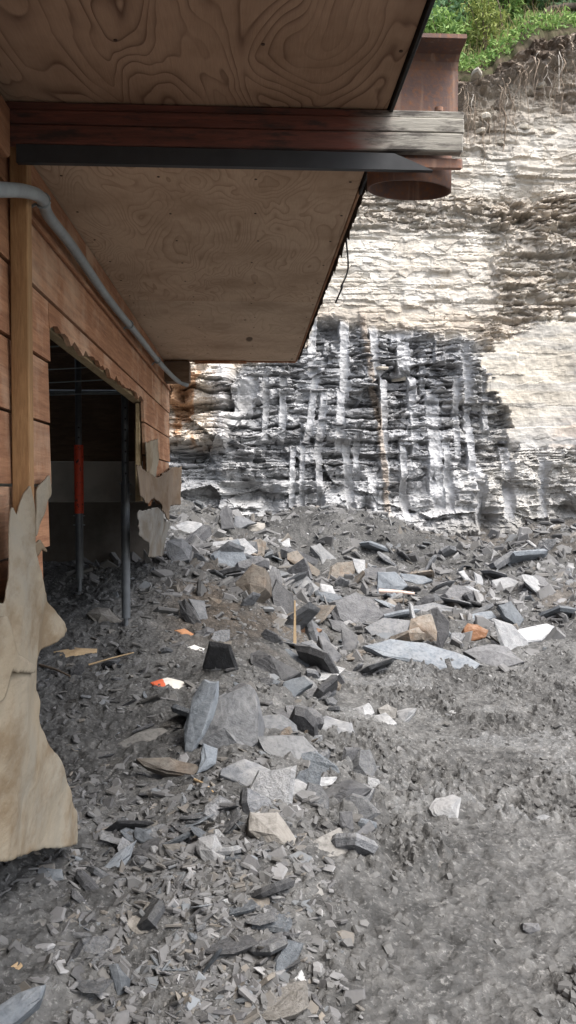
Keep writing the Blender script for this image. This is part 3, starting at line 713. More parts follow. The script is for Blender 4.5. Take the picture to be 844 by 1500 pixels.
# plywood soffit, sheet by sheet
for i, (a, b, m) in enumerate([(-2.23, .21, 'ply'), (.21, 2.655, 'ply'), (2.655, 5.095, 'ply2'), (5.095, 7.46, 'ply3')]):
    bpart('plywood_sheet', (WX-.02, a+.0015, SZ), (.432, b-.0015, SZ+.016), M[m], .0015)
sheets = [o for o in B.children if o.name.startswith('plywood_sheet')]
pr2 = random.Random(21)
for sh, (a, b) in zip(sheets, [(-2.23, .21), (.21, 2.655), (2.655, 5.095), (5.095, 7.46)]):
    for xx in (WX+.06, -.35, .03, .40):
        for yy in np.arange(a+.06, b, .38):
            if yy < 1.7: continue
            q = Vector((xx+pr2.uniform(-.015, .015), yy+pr2.uniform(-.02, .02), SZ))-Vector(B.location)-sh.location
            tube('nail_head', [q+Vector((0, 0, .001)), q-Vector((0, 0, .002))], .0055, M['rustdark'], sh, 7)
bpart('fascia', (.436, -2.2, SZ-.012), (.450, 3.2, SZ+.26), M['black'], .002, .002)
bpart('fascia', (.436, 3.204, SZ-.004), (.448, 7.47, SZ+.26), M['siding'], .002, .003)
bpart('end_fascia', (WX-.02, 7.464, SZ-.01), (.434, 7.49, SZ+.26), M['siding'], .002, .002)
bpart('beam_end', (WX+.005, 7.40, EYE+.98), (WX+.235, 7.58, EYE+1.165), M['joist'], .004)
bpart('ledger', (-.50, 7.42, EYE+1.150), (-.02, 7.455, EYE+1.177), M['siding'], .002, .002)
for i in range(8):
    z = SZ+.30+i*.24
    for a, b in ((-2.4, 1.3), (1.304, 4.6), (4.604, 7.45)):
        o = bpart('upper_plank', (.405, a, z), (.43, b, z+.236), M['siding'], .002)
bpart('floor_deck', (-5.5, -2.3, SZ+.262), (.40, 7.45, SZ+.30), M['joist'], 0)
bpart('roof_slab', (-5.6, -2.4, SZ+2.25), (.7, 7.7, SZ+2.40), M['black'], .01)
# ragged black felt along the overhang's far edge
v = []; f = []; pr = random.Random(8); n = 110
for i in range(n):
    y = 2.9+4.55*i/(n-1); d = pr.uniform(.0, .016)+(.03 if pr.random() < .10 else 0)
    v += [(.4535, y, SZ+.05), (.4545+pr.uniform(0, .006), y, SZ-.002-d)]
    if i: q = 2*i; f.append((q-2, q-1, q+1, q))
fo = part(pydata('felt_strip', v, f, M['logbark']))
md = fo.modifiers.new('s', 'SOLIDIFY'); md.thickness = .003; md.offset = 1
wr = part(tube('hanging_wire', crv([(.455, 3.75, SZ-.02), (.47, 3.8, SZ-.14), (.44, 3.82, SZ-.22), (.455, 3.9, SZ-.20), (.43, 3.98, SZ-.26)], 6), .0045, M['black'], None, 6))
# interior
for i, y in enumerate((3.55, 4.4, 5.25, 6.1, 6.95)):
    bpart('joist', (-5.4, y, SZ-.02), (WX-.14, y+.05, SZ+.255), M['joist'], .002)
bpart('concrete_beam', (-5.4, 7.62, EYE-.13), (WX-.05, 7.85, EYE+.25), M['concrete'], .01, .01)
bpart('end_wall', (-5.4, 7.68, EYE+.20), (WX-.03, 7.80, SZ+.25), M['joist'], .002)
bpart('light_stop_wall', (-5.4, 7.9, .3), (-.86, 8.1, EYE-.10), M['earth'], .01)  # wall added to stop light from beyond entering the dark void
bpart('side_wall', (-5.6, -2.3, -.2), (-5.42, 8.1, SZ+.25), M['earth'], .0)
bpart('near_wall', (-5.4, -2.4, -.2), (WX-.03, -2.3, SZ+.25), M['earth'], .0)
part(tube('water_pipe', [(-5.3, 7.35, EYE+.86), (WX-.16, 7.35, EYE+.87)], .022, M['conduit'], None, 8))
for i, (y, dz_) in enumerate(((3.9, .68), (4.7, .70), (5.3, .71), (5.8, .69))):
    part(tube('wire', crv([(-2.4, y+.3, EYE+dz_+.02), (-1.6, y+.1, EYE+dz_-.02), (WX-.13, y, EYE+dz_)], 4), .004, M['conduit'], None, 5))

# torn sheets of building paper and sheathing, cut out of wavy sheets in the wall plane
def inside(poly, y, z):
    c = np.zeros(y.shape, bool); n = len(poly); j = n-1
    for i in range(n):
        (yi, zi), (yj, zj) = poly[i], poly[j]
        with np.errstate(divide='ignore', invalid='ignore'):
            c ^= ((zi > z) != (zj > z)) & (y < (yj-yi)*(z-zi)/(zj-zi+1e-12)+yi)
        j = i
    return c
def torn(name, polypx, X, mat, wave=.03, seed=1, cs=.012, thick=.006, tilt=0.0, label=None, jag=.028):
    P = [on_plane(a, b, (X, 0, 0), (1, 0, 0)) for a, b in polypx]; poly = [(p.y, p.z) for p in P]
    y0, y1 = min(p[0] for p in poly), max(p[0] for p in poly); z0, z1 = min(p[1] for p in poly), max(p[1] for p in poly)
    yy = np.arange(y0, y1+cs, cs); zz = np.arange(z0, z1+cs, cs); Yg, Zg = np.meshgrid(yy, zz)
    jy = (fbm(Yg*14, Zg*14, seed, 3)-.5)*jag; jz = (fbm(Yg*14+5, Zg*14, seed+4, 3)-.5)*jag
    ins = inside(poly, Yg+jy, Zg+jz)
    Xg = X+(fbm(Yg*2.6, Zg*2.0, seed+9, 3)-.5)*wave*2+(z1-Zg)*tilt+(fbm(Yg*9, Zg*7, seed+6, 3)-.5)*.012
    F_ = grid_faces(len(yy), len(zz)); k = ins.ravel()[F_].all(1); F_ = F_[k]
    used = np.unique(F_); mp = -np.ones(Yg.size, int); mp[used] = np.arange(len(used))
    V = np.stack([Xg, Yg, Zg], -1).reshape(-1, 3)[used]
    ff = mp[F_]; ed = np.concatenate([ff[:, [0, 1]], ff[:, [1, 2]], ff[:, [2, 3]], ff[:, [3, 0]]]); ed.sort(1)
    ue, ct = np.unique(ed, axis=0, return_counts=True); be = ue[ct == 1]; bv_ = np.unique(be)
    for _ in range(5):
        acc = np.zeros_like(V); cn = np.zeros(len(V)); np.add.at(acc, be[:, 0], V[be[:, 1]]); np.add.at(acc, be[:, 1], V[be[:, 0]]); np.add.at(cn, be[:, 0], 1); np.add.at(cn, be[:, 1], 1)
        V[bv_] = V[bv_]*.4+.6*acc[bv_]/cn[bv_][:, None]
    o = fast_mesh(name, V, mp[F_], mat, None, True); part(o)
    m_ = o.modifiers.new('s', 'SOLIDIFY'); m_.thickness = thick; m_.offset = 0
    if label: o['label'] = label
    return o
torn('torn_paper', [(16, 775), (21, 738), (28, 752), (36, 722), (45, 708), (49, 745), (50, 800), (62, 850), (85, 890), (107, 922), (84, 945), (58, 968), (56, 1010), (67, 1030), (72, 1060), (80, 1085), (92, 1110), (104, 1160), (121, 1190), (116, 1238), (60, 1248), (0, 1263), (-160, 1290), (-160, 880), (0, 880), (10, 840)], WX+.086, M['paper'], .045, 3, .007, .005, label='long stained tan paper membrane hanging from the stud to the ground', jag=.012)
torn('torn_paper', [(-90, 890), (5, 900), (22, 955), (53, 975), (51, 990), (12, 985), (-4, 1030), (-90, 1050)], WX+.112, M['paper'], .03, 12, .008, .005, label='folded paper tatter over the long membrane', jag=.012)
torn('torn_paper', [(50, 715), (70, 695), (74, 730), (68, 735), (48, 795)], WX+.035, M['paper'], .01, 6, .008)
torn('torn_paper', [(48, 800), (60, 786), (68, 800), (77, 813), (62, 806), (52, 822)], WX+.035, M['paper'], .02, 7, .008)
T = lambda L_: [(a/2.813, 500+b/2.813) for a, b in L_]
torn('torn_sheathing', T([(598, 415), (650, 400), (655, 480), (640, 560), (605, 575)]), WX+.016, M['paper'], .008, 8, .009, .008, label='pale broken sheathing edge at the far side of the opening')
torn('torn_sheathing', T([(562, 500), (600, 530), (640, 560), (700, 520), (745, 515), (748, 672), (702, 680), (692, 740), (660, 690), (625, 640), (600, 675), (565, 640)]), WX+.035, M['sheath'], .05, 9, .009, .008, label='tan torn sheathing hanging at the far corner')
torn('torn_sheathing', T([(560, 765), (590, 695), (640, 680), (698, 745), (692, 830), (684, 890), (620, 890), (615, 835), (580, 790)]), WX+.02, M['greysheet'], .05, 10, .009, .008, tilt=-.05, label='grey torn sheet standing on the dirt below the corner')

# ------------------------------------------------------------------ timber and steel beam under the overhang
TB = empty('timber_beam', (WX, 2.5, EYE+1.05)); tag(TB, 'red stained and weathered timber beam of stacked boards under the plywood overhang', 'beam')
def tpart(root, o):
    o.parent = root; o.matrix_parent_inverse = Matrix.Translation(-Vector(root.location)); return o
def board(root, name, lo, hi, mat, bev=.003, jit=.0015):
    o = box(name, lo, hi, mat, None, bev, jit); return tpart(root, o)
board(TB, 'board', (WX+.02, 2.50, EYE+1.152), (.672, 2.526, SZ-.004), M['timber'])
board(TB, 'board', (WX+.015, 2.495, EYE+1.107), (.672, 2.526, EYE+1.150), M['timber'])
board(TB, 'board', (WX+.012, 2.492, EYE+1.048), (.668, 2.526, EYE+1.105), M['timber'], .004)
SB = empty('steel_beam', (.5, 2.6, EYE+1.0)); tag(SB, 'rusty steel beam end with black lower flange and cut pipe stub', 'steel beam')
# black angle under the boards, its end cut on the slant
v = []; 
for y in (2.494, 2.515):
    v += [(WX+.075, y, EYE+.990), (.575, y, EYE+.990), (.452, y, EYE+1.040), (WX+.075, y, EYE+1.045)]
f = [(0, 1, 2, 3), (7, 6, 5, 4), (0, 4, 5, 1), (1, 5, 6, 2), (2, 6, 7, 3), (3, 7, 4, 0)]
tpart(SB, pydata('lower_flange', v, f, M['blacksteel']))
board(SB, 'rust_plate', (.40, 2.517, EYE+1.004), (.674, 2.530, EYE+1.040), M['rusty'], .006, .002)
# web with its rolled upper flange
prof = [(2.605, EYE+1.19), (2.605, EYE+1.355), (2.598, EYE+1.378), (2.58, EYE+1.394), (2.50, EYE+1.400), (2.50, EYE+1.413), (2.70, EYE+1.413), (2.70, EYE+1.400), (2.64, EYE+1.394), (2.622, EYE+1.378), (2.615, EYE+1.355), (2.615, EYE+1.19)]
v = [(x, a, b) for x in (.47, .68) for a, b in prof]; n = len(prof)
f = [tuple(range(n)), tuple(range(2*n-1, n-1, -1))]+[(k, n+k, n+(k+1) % n, (k+1) % n) for k in range(n)]
tpart(SB, pydata('web', v, f, M['rusty']))
bs = tube('bolt', [(.597, 2.52, SZ+.001), (.597, 2.52, SZ+.014)], .014, M['rusty'], None, 6); tpart(SB, bs)
# pipe stub: a short open pipe behind the flange, lower rim level with it
v = []; f = []; pc = (.534, 2.672); n = 40
for (rr_, zz) in ((.139, EYE+1.172), (.139, EYE+.992), (.131, EYE+.992), (.131, EYE+1.172)):
    for k in range(n):
        a = 2*math.pi*k/n; v.append((pc[0]+math.cos(a)*rr_, pc[1]+math.sin(a)*rr_, zz+(.018*math.sin(a)-.008*math.cos(a) if zz < EYE+1.1 else 0)))
for q in range(4):
    for k in range(n): f.append((q*n+k, q*n+(k+1) % n, ((q+1) % 4)*n+(k+1) % n, ((q+1) % 4)*n+k))
tpart(SB, pydata('pipe_stub', v, f, M['rusty'], None, True))
board(SB, 'shade_cap', (.40, 2.54, EYE+1.1725), (.674, 2.82, EYE+1.1785), M['rustdark'], .001, 0)  # cap added over the pipe so its inside stays dark

# ------------------------------------------------------------------ conduit
cp = [(WX+.10, 1.0, EYE+.35), (WX+.10, 1.8, EYE+.66), (WX+.10, 2.2, EYE+.80), (WX+.10, 2.5, EYE+.905), (WX+.098, 2.70, EYE+.955), (WX+.06, 2.95, EYE+.98), (WX+.05, 3.4, EYE+1.0), (WX+.05, 4.2, EYE+.985), (WX+.05, 5.3, EYE+1.005), (WX+.06, 6.6, EYE+1.015), (WX+.12, 7.32, EYE+.985), (WX+.20, 7.55, EYE+.965)]
cd = empty('conduit', (WX, 2.7, EYE+.95)); tag(cd, 'grey flexible conduit running along the top of the plank wall', 'conduit')
tpart(cd, tube('hose', crv(cp, 10), .021, M['conduit'], None, 12))
for y, z, x in ((2.74, EYE+.962, WX+.09), (4.95, EYE+.998, WX+.05), (6.4, EYE+1.012, WX+.058)):
    bm = bmesh.new(); rr_ = .024
    pts = [(x+math.cos(a)*rr_, y, z+math.sin(a)*rr_) for a in np.linspace(-2.6, 2.6, 14)]
    pts = [(WX+.008, y, z-.04)]+pts+[(WX+.008, y, z+.04)]
    tpart(cd, tube('strap', pts, .0055, M['conduit'], None, 6))

# ------------------------------------------------------------------ shoring posts
def post(px_, pyb, Y, top, label, red=None, split=None, off=0):
    p = on_plane(px_, pyb, (0, Y, 0), (0, 1, 0)); zb = gz(p.x, p.y)-.01 if off == 0 else p.z
    zb = min(zb, p.z); e = empty('shoring_post', (p.x, Y, zb)); tag(e, label, 'post', 'steel shoring posts inside the opening')
    q = lambda py_: on_plane(px_, py_, (0, Y, 0), (0, 1, 0)).z-zb
    tube('base_plate', [(0, 0, -.01), (0, 0, .012)], .075, M['poststeel'], e, 4)
    tube('screw', [(0, 0, 0), (0, 0, q(pyb-20)+.02)], .018, M['poststeel'], e, 8)
    s = q(split); tp = top-zb
    tube('outer_tube', [(0, 0, q(pyb-20)), (0, 0, s)], .034, M['poststeel'], e, 16)
    it = tube('inner_tube', [(0, 0, s-.05), (0, 0, tp)], .028, M['poststeel'], e, 16)
    for k in range(9):
        z = s+.06+k*.085
        if z < tp-.03: tube('hole', [(.008, -.0268, z), (.008, -.0295, z)], .008, M['black'], it, 8)
    if red: tube('red_sleeve', [(0, 0, q(red[1])), (0, 0, q(red[0]))], .040, M['red'], e, 16)
    for dz_, sx in ((-.02, -1), (-.10, 1)):
        tube('pin', [(-.05*1, -.005, s+dz_), (.05, -.005, s+dz_)], .006, M['conduit'], e, 6)
post(185, 925, 6.3, SZ+.255, 'black steel shoring post with adjustment holes in front of the opening', None, 705)
post(117, 868, 7.0, SZ+.255, 'black shoring post with a spotted red sleeve deeper in the opening', (652, 752), 752)

# ------------------------------------------------------------------ traced stones and scraps
Z = {'A': (230, 740, 2.723), 'B': (500, 780, 2.453), 'C': (140, 960, 1.835), 'D': (0, 1200, 2.0), 'E': (500, 960, 2.453), 'G': (0, 780, 2.813), 'H': (422, 1200, 2.0)}
def slab(name, zone, poly, nrm, th, mat, label, cat='rock', group=None, seed=0, sink=.025, bev=.010, bow=.01):
    ox, oy, sc = Z[zone]; P = [(ox+a/sc, oy+b/sc) for a, b in poly]
    rr = random.Random(len(label)*13+int(P[0][0])); n = Vector(nrm).normalized()
    low = max(P, key=lambda q: q[1]); a0 = hit(*low); a0.z -= sink
    W = [on_plane(x, y, a0, n) for x, y in P]
    c = sum(W, Vector())/len(W)
    ex = (W[1]-W[0]); ex = (ex-n*ex.dot(n)).normalized(); ey = n.cross(ex)
    loc = [((p-c).dot(ex), (p-c).dot(ey)) for p in W]
    size = max(math.hypot(*q) for q in loc)
    # orientation, then split every side with a little raggedness
    ar = sum(loc[i][0]*loc[(i+1) % len(loc)][1]-loc[(i+1) % len(loc)][0]*loc[i][1] for i in range(len(loc)))
    if ar < 0: loc = loc[::-1]
    Q = []
    for i, q in enumerate(loc):
        q2 = loc[(i+1) % len(loc)]; Q.append(q)
        l = math.hypot(q2[0]-q[0], q2[1]-q[1])
        if l > size*.35:
            t = rr.uniform(.35, .65); nx, ny = (q2[1]-q[1])/l, -(q2[0]-q[0])/l; j = rr.uniform(-.06, .05)*l
            Q.append((q[0]+(q2[0]-q[0])*t+nx*j, q[1]+(q2[1]-q[1])*t+ny*j))
    m = len(Q); v = []; f = []; bv = min(bev, size*.09)
    for (x, y) in Q:
        l = math.hypot(x, y)+1e-6; k = max(.5, 1-bv*rr.uniform(.5, 2.2)/l); v.append((x*k, y*k, rr.uniform(-bow, bow*.3)*min(1, size*4)))
    for (x, y) in Q: v.append((x, y, -bv*rr.uniform(.4, 1.3)))
    for (x, y) in Q:
        k = rr.uniform(.97, 1.04); v.append((x*k, y*k, -th*rr.uniform(.45, .6)))
    for (x, y) in Q:
        k = rr.uniform(.86, .99); v.append((x*k, y*k, -th*rr.uniform(.92, 1.08)))
    if any(q in name for q in ('boulder', 'rock', 'lump', 'stone', 'block')): pk = .22 if 'block' not in name else .10
    else: pk = .02
    ci = len(v); v.append((rr.uniform(-.25, .25)*size, rr.uniform(-.25, .25)*size, rr.uniform(0, bow)*min(1, size*4)+pk*size))
    for q in range(3):
        for k in range(m):
            k2 = (k+1) % m; f.append((q*m+k, (q+1)*m+k, (q+1)*m+k2, q*m+k2))
    for k in range(m): f.append((ci, k, (k+1) % m))
    f.append(tuple(3*m+k for k in range(m))[::-1])
    me = bpy.data.meshes.new(name); me.from_pydata(v, [], f); me.materials.append(M[mat]); me.update()
    o = link(bpy.data.objects.new(name, me)); o.matrix_world = Matrix.Translation(c) @ Matrix((ex, ey, n)).transposed().to_4x4()
    KEEP.append((c.x, c.y, size)); tag(o, label, cat, group); return o
KEEP = []
FLAT = (0, -.30, .95); LEAN = (0, -.62, .78); UPR = (0, -.92, .38)
SL = [
 ('slate_slab', 'C', [(290,65),(325,70),(318,120),(285,215),(255,265),(238,262),(235,190),(258,110)], (-.45,-.8,.4), .05, 'blue', 'tall narrow blue grey slab leaning on the left of the big block'),
 ('slate_block', 'C', [(330,110),(410,75),(430,95),(435,230),(400,262),(330,262),(275,235),(285,180)], (-.22,-.78,.58), .22, 'grey', 'largest upright grey slate block at the centre of the rubble'),
 ('slate_slab', 'C', [(435,215),(560,215),(600,255),(560,312),(510,290),(455,255)], (.25,-.5,.82), .07, 'grey', 'grey wedge slab just right of the big upright block'),
 ('slate_slab', 'C', [(335,305),(400,275),(480,310),(485,385),(420,360),(335,320)], (.1,-.4,.9), .08, 'grey', 'grey slab lying in front of the big upright block'),
 ('slate_slab', 'C', [(480,325),(545,330),(595,365),(560,390),(490,385)], LEAN, .06, 'pale', 'pale grey slab left of the dark angular rock'),
 ('slate_rock', 'C', [(595,375),(640,345),(690,330),(745,355),(700,400),(660,412),(600,395)], (.15,-.6,.78), .14, 'dark', 'dark angular rock with pale scratches at the rubble edge'),
 ('slate_slab', 'C', [(540,328),(650,325),(635,345),(580,362)], LEAN, .03, 'pale', 'thin pale slab resting behind the dark angular rock'),
 ('tan_boulder', 'C', [(415,420),(490,420),(540,490),(525,525),(460,515),(412,470)], (.1,-.72,.68), .18, 'tan', 'tan angular boulder below the dark angular rock'),
 ('grey_stone', 'C', [(275,490),(320,475),(370,555),(345,575),(300,560),(270,520)], (-.1,-.6,.78), .12, 'pale', 'pale rounded stone left of the tan boulder'),
 ('slate_slab', 'C', [(545,520),(660,458),(680,525),(600,560),(545,545)], (0,-.35,.93), .07, 'mud', 'mud caked flat slab right of the tan boulder'),
 ('slate_shard', 'C', [(655,420),(690,418),(695,470),(675,490),(660,460)], UPR, .04, 'dark', 'dark shard standing up beside the mud caked slab'),
 ('slate_shard', 'C', [(680,490),(740,440),(755,465),(700,515),(680,515)], (.2,-.7,.65), .05, 'dark', 'dark shard tilted at the right tip of the rubble ridge'),
 ('slate_slab', 'C', [(110,275),(200,272),(270,290),(290,310),(265,322),(190,315),(130,295)], (.05,-.62,.78), .05, 'brown', 'long brown edged slab lying left of the big block'),
 ('slate_slab', 'C', [(45,245),(110,205),(180,190),(225,220),(215,240),(130,255),(60,268)], (0,-.45,.88), .06, 'mud', 'dark muddy slab behind the long brown edged slab'),
 ('slate_slab', 'C', [(565,180),(620,160),(690,180),(700,210),(640,220),(590,205)], LEAN, .05, 'grey', 'grey slab on the ridge above the wedge slab'),
 ('slate_slab', 'C', [(435,165),(500,155),(540,185),(545,205),(460,210),(432,195)], LEAN, .06, 'grey', 'grey slab tucked against the right of the big block top'),
 ('slate_shard', 'C', [(470,150),(500,140),(560,180),(545,195),(500,170)], LEAN, .03, 'dark', 'dark thin shard above the wedge slab'),
 ('slate_slab', 'C', [(505,70),(560,55),(585,75),(560,90),(535,112),(505,95)], (0,-.75,.65), .06, 'blue', 'blue grey slab behind the top of the rubble ridge'),
 ('slate_slab', 'D', [(290,150),(340,95),(400,55),(385,100),(355,150),(310,165)], (.1,-.35,.93), .03, 'blue', 'smooth blue slab right of the large paper flap foot'),
 ('slate_slab', 'D', [(395,20),(440,25),(480,80),(440,85),(395,55)], (-.1,-.45,.88), .035, 'blue', 'blue grey slab next above the smooth blue slab'),
 ('slate_shard', 'C', [(415,585),(460,560),(500,580),(470,600),(420,600)], FLAT, .03, 'pale', 'pale flat shard below the tan boulder'),
 ('slate_shard', 'C', [(290,235),(330,250),(325,290),(270,320),(285,280)], (.3,-.8,.5), .03, 'blue', 'small blue shard at the foot of the big block'),
 ('slate_slab', 'B', [(80,405),(180,380),(300,395),(420,430),(500,470),(480,490),(340,490),(260,465),(150,440)], (0,-.52,.85), .07, 'blue', 'long flat pale topped slab in front of the brown mud lump'),
 ('slate_sliver', 'B', [(320,275),(345,268),(385,320),(385,370),(360,425),(340,425),(350,340)], (-.35,-.9,.25), .05, 'dark', 'black curved sliver standing upright on the long flat slab'),
 ('slate_slab', 'B', [(440,425),(530,400),(600,410),(660,465),(560,485),(510,470)], (0,-.75,.66), .08, 'dark', 'dark slab at the right end of the long flat slab'),
 ('mud_lump', 'B', [(250,310),(320,290),(345,320),(345,390),(300,400),(240,370)], (-.1,-.8,.6), .22, 'brown', 'brown crumbly mud lump left of the upright black sliver'),
 ('orange_block', 'B', [(440,345),(455,325),(490,330),(530,350),(520,375),(470,388),(445,370)], (0,-.85,.52), .14, 'rust', 'orange broken block right of the upright black sliver'),
 ('slate_slab', 'B', [(560,385),(640,345),(740,325),(780,340),(720,385),(600,405)], (0,-.5,.86), .09, 'pale', 'large pale slab at the right of the rubble'),
 ('slate_slab', 'B', [(455,295),(540,280),(560,305),(520,325),(465,315)], LEAN, .05, 'blue', 'blue slab above the orange block'),
 ('slate_slab', 'B', [(565,260),(610,245),(660,310),(640,340),(590,300)], (.2,-.75,.62), .07, 'blue', 'blue grey slab leaning above the large pale slab'),
 ('slate_slab', 'B', [(130,140),(195,140),(240,190),(205,222),(130,222)], (0,-.92,.4), .06, 'blue', 'square blue green slab standing behind the pinkish stick'),
 ('slate_slab', 'B', [(210,145),(300,155),(330,170),(280,188),(220,168)], LEAN, .05, 'blue', 'flat blue slab right of the square standing slab'),
 ('slate_shard', 'B', [(420,140),(440,135),(478,180),(450,178)], UPR, .04, 'pale', 'pale narrow shard pointing left in the back rubble'),
 ('slate_shard', 'B', [(475,140),(505,155),(512,192),(485,190)], UPR, .04, 'pale', 'pale upright shard beside the narrow pale shard'),
 ('slate_slab', 'B', [(410,195),(460,190),(500,210),(470,238),(420,225)], UPR, .09, 'pale', 'pale blocky slab in the middle of the back rubble'),
 ('slate_slab', 'B', [(540,170),(590,155),(640,175),(620,203),(560,203)], LEAN, .1, 'pale', 'pale wide slab at right of the back rubble'),
 ('slate_slab', 'B', [(85,340),(150,305),(250,315),(240,370),(120,383)], LEAN, .08, 'grey', 'grey slab left of the brown mud lump'),
 ('slate_shard', 'B', [(130,275),(190,275),(200,303),(140,305)], UPR, .06, 'dark', 'dark block under the pinkish stick'),
 ('slate_slab', 'B', [(230,265),(330,250),(440,275),(400,295),(280,290)], LEAN, .05, 'grey', 'grey slab behind the brown mud lump'),
 ('slate_shard', 'B', [(460,290),(545,250),(550,262),(490,295)], LEAN, .03, 'grey', 'thin grey shard slanting above the blue slab'),
 ('slate_slab', 'B', [(0,345),(60,370),(50,425),(0,430)], LEAN, .07, 'dark', 'dark slab left of the long flat slab'),
 ('slate_block', 'A', [(310,310),(380,230),(430,250),(432,330),(380,378),(330,350)], (-.35,-.78,.5), .2, 'brown', 'brownish cube of slate standing on the back rubble'),
 ('slate_slab', 'A', [(520,190),(560,180),(650,260),(650,288),(580,252),(520,215)], (.1,-.8,.58), .06, 'brown', 'long brown slab leaning down to the right in the back rubble'),
 ('slate_slab', 'A', [(612,162),(650,150),(720,215),(700,245),(662,258),(650,205)], (.2,-.75,.62), .08, 'pale', 'pale slab next to the long brown leaning slab'),
 ('slate_shard', 'A', [(650,310),(700,320),(712,350),(690,378),(660,350)], LEAN, .05, 'pale', 'pale shard below the long brown leaning slab'),
 ('slate_slab', 'A', [(85,390),(110,370),(170,462),(160,494),(110,460),(90,430)], (-.4,-.75,.5), .05, 'dark', 'left dark slab of the leaning pair beside the pit'),
 ('slate_slab', 'A', [(125,370),(190,380),(207,460),(182,478)], (.2,-.8,.55), .05, 'grey', 'right slab of the leaning pair beside the pit'),
 ('slate_slab', 'A', [(645,520),(665,520),(740,600),(710,634),(670,600)], (.2,-.85,.45), .05, 'dark', 'black slab standing right of the wooden stake'),
 ('slate_slab', 'A', [(475,580),(520,568),(600,620),(630,640),(600,654),(520,612)], LEAN, .05, 'blue', 'blue grey slab tilted at the foot of the wooden stake'),
 ('slate_rock', 'A', [(575,545),(620,535),(665,580),(660,610),(590,622)], (0,-.8,.6), .12, 'grey', 'rounded grey rock right of the wooden stake foot'),
 ('slate_slab', 'A', [(420,520),(470,505),(540,540),(535,567),(450,555)], LEAN, .06, 'grey', 'grey slab left of the wooden stake'),
 ('rusty_slab', 'A', [(560,460),(600,465),(660,495),(600,532),(560,515)], (0,-.8,.6), .08, 'rust', 'rust stained slab just behind the wooden stake'),
 ('slate_rock', 'A', [(372,590),(410,575),(450,620),(520,640),(575,665),(500,702),(420,660),(375,628)], (0,-.7,.7), .12, 'dark', 'black curved rock left of the tilted blue slab'),
 ('slate_slab', 'A', [(50,85),(120,60),(180,70),(190,100),(120,112),(60,108)], LEAN, .1, 'pale', 'pale slab at the building corner on the cliff side'),
 ('slate_boulder', 'A', [(40,140),(100,130),(140,165),(130,215),(60,228),(38,190)], (.1,-.8,.6), .22, 'grey', 'grey boulder at the foot of the torn grey sheet'),
 ('slate_slab', 'A', [(250,30),(280,0),(300,20),(310,92),(255,97)], UPR, .06, 'dark', 'dark slab standing on edge at the cliff foot'),
 ('slate_slab', 'A', [(310,40),(360,50),(400,70),(330,95),(305,90)], UPR, .06, 'grey', 'grey slab right of the dark standing slab'),
 ('tan_stone', 'A', [(350,90),(400,65),(430,70),(430,105),(380,112)], LEAN, .08, 'tan', 'tan stone near the cliff foot'),
 ('slate_slab', 'A', [(310,160),(380,140),(440,155),(380,178),(320,178)], LEAN, .04, 'pale', 'pale flat slab behind the brownish cube'),
 ('tan_stone', 'A', [(250,130),(300,125),(315,150),(280,165),(250,150)], LEAN, .06, 'tan', 'cream stone left of the pale flat slab'),
 ('slate_slab', 'A', [(430,320),(460,240),(490,255),(500,330),(470,350)], LEAN, .07, 'dark', 'dark slab right of the brownish cube'),
 ('slate_slab', 'A', [(540,270),(600,280),(650,330),(600,355),(545,320)], LEAN, .06, 'grey', 'grey slab below the long brown leaning slab'),
 ('slate_slab', 'A', [(680,450),(740,460),(800,515),(770,524),(700,490)], LEAN, .04, 'dark', 'dark thin slab right of the black standing slab'),
 ('slate_shard', 'A', [(770,400),(820,380),(810,425),(775,432)], LEAN, .05, 'pale', 'pale shard above the dark thin slab'),
 ('slate_slab', 'A', [(305,600),(340,610),(360,652),(300,642)], FLAT, .03, 'grey', 'flat grey slab left of the black curved rock'),
 ('slate_slab', 'A', [(205,365),(260,375),(300,395),(270,410),(220,390)], LEAN, .04, 'brown', 'brown slab right of the leaning pair'),
 ('slate_rock', 'A', [(150,505),(200,480),(228,490),(225,510),(170,535)], LEAN, .07, 'dark', 'dark rock between the leaning pair and the white lid'),
 ('slate_slab', 'A', [(180,640),(240,640),(230,665),(170,665)], FLAT, .03, 'dark', 'dark flat slab above the red edged board'),
 ('slate_slab', 'A', [(480,135),(530,130),(535,165),(490,170)], LEAN, .07, 'pale', 'pale block at the cliff foot in the middle'),
 ('slate_slab', 'A', [(530,90),(600,110),(660,130),(620,150),(545,130)], LEAN, .07, 'pale', 'broad pale slab sloping at the cliff foot'),
 ('slate_slab', 'A', [(780,210),(830,215),(844,290),(800,270)], LEAN, .06, 'pale', 'bright pale slab right of the mud heap'),
 ('pale_rock', 'E', [(315,545),(340,510),(400,495),(432,510),(420,585),(385,598),(330,570)], (0,-.5,.86), .08, 'pale', 'pale blue white angular rock alone on the mud'),
 ('pale_rock', 'E', [(695,580),(740,568),(790,590),(750,607),(700,597)], LEAN, .05, 'pale', 'pale flat rock on the mud near the right edge'),
 ('dark_rock', 'E', [(420,735),(490,712),(502,735),(460,757)], LEAN, .05, 'dark', 'small dark rock on the mud below the lone pale rock'),
 ('pale_rock', 'E', [(40,190),(100,165),(120,200),(90,232)], FLAT, .04, 'pale', 'left shard of the pale shattered cluster on the mud'),
 ('pale_rock', 'E', [(115,215),(160,200),(200,240),(180,258),(140,250)], FLAT, .04, 'pale', 'front shard of the pale shattered cluster on the mud'),
 ('pale_rock', 'E', [(200,195),(270,185),(262,205),(225,240),(205,225)], FLAT, .04, 'pale', 'right shard of the pale shattered cluster on the mud'),
 ('mud_lump', 'E', [(130,190),(165,172),(200,190),(195,225),(150,230)], LEAN, .07, 'mud', 'mud lump in the middle of the pale shattered cluster'),
 ('pale_rock', 'E', [(225,128),(290,112),(365,118),(360,128),(260,140)], FLAT, .03, 'pale', 'long white streak of stone above the shattered cluster'),
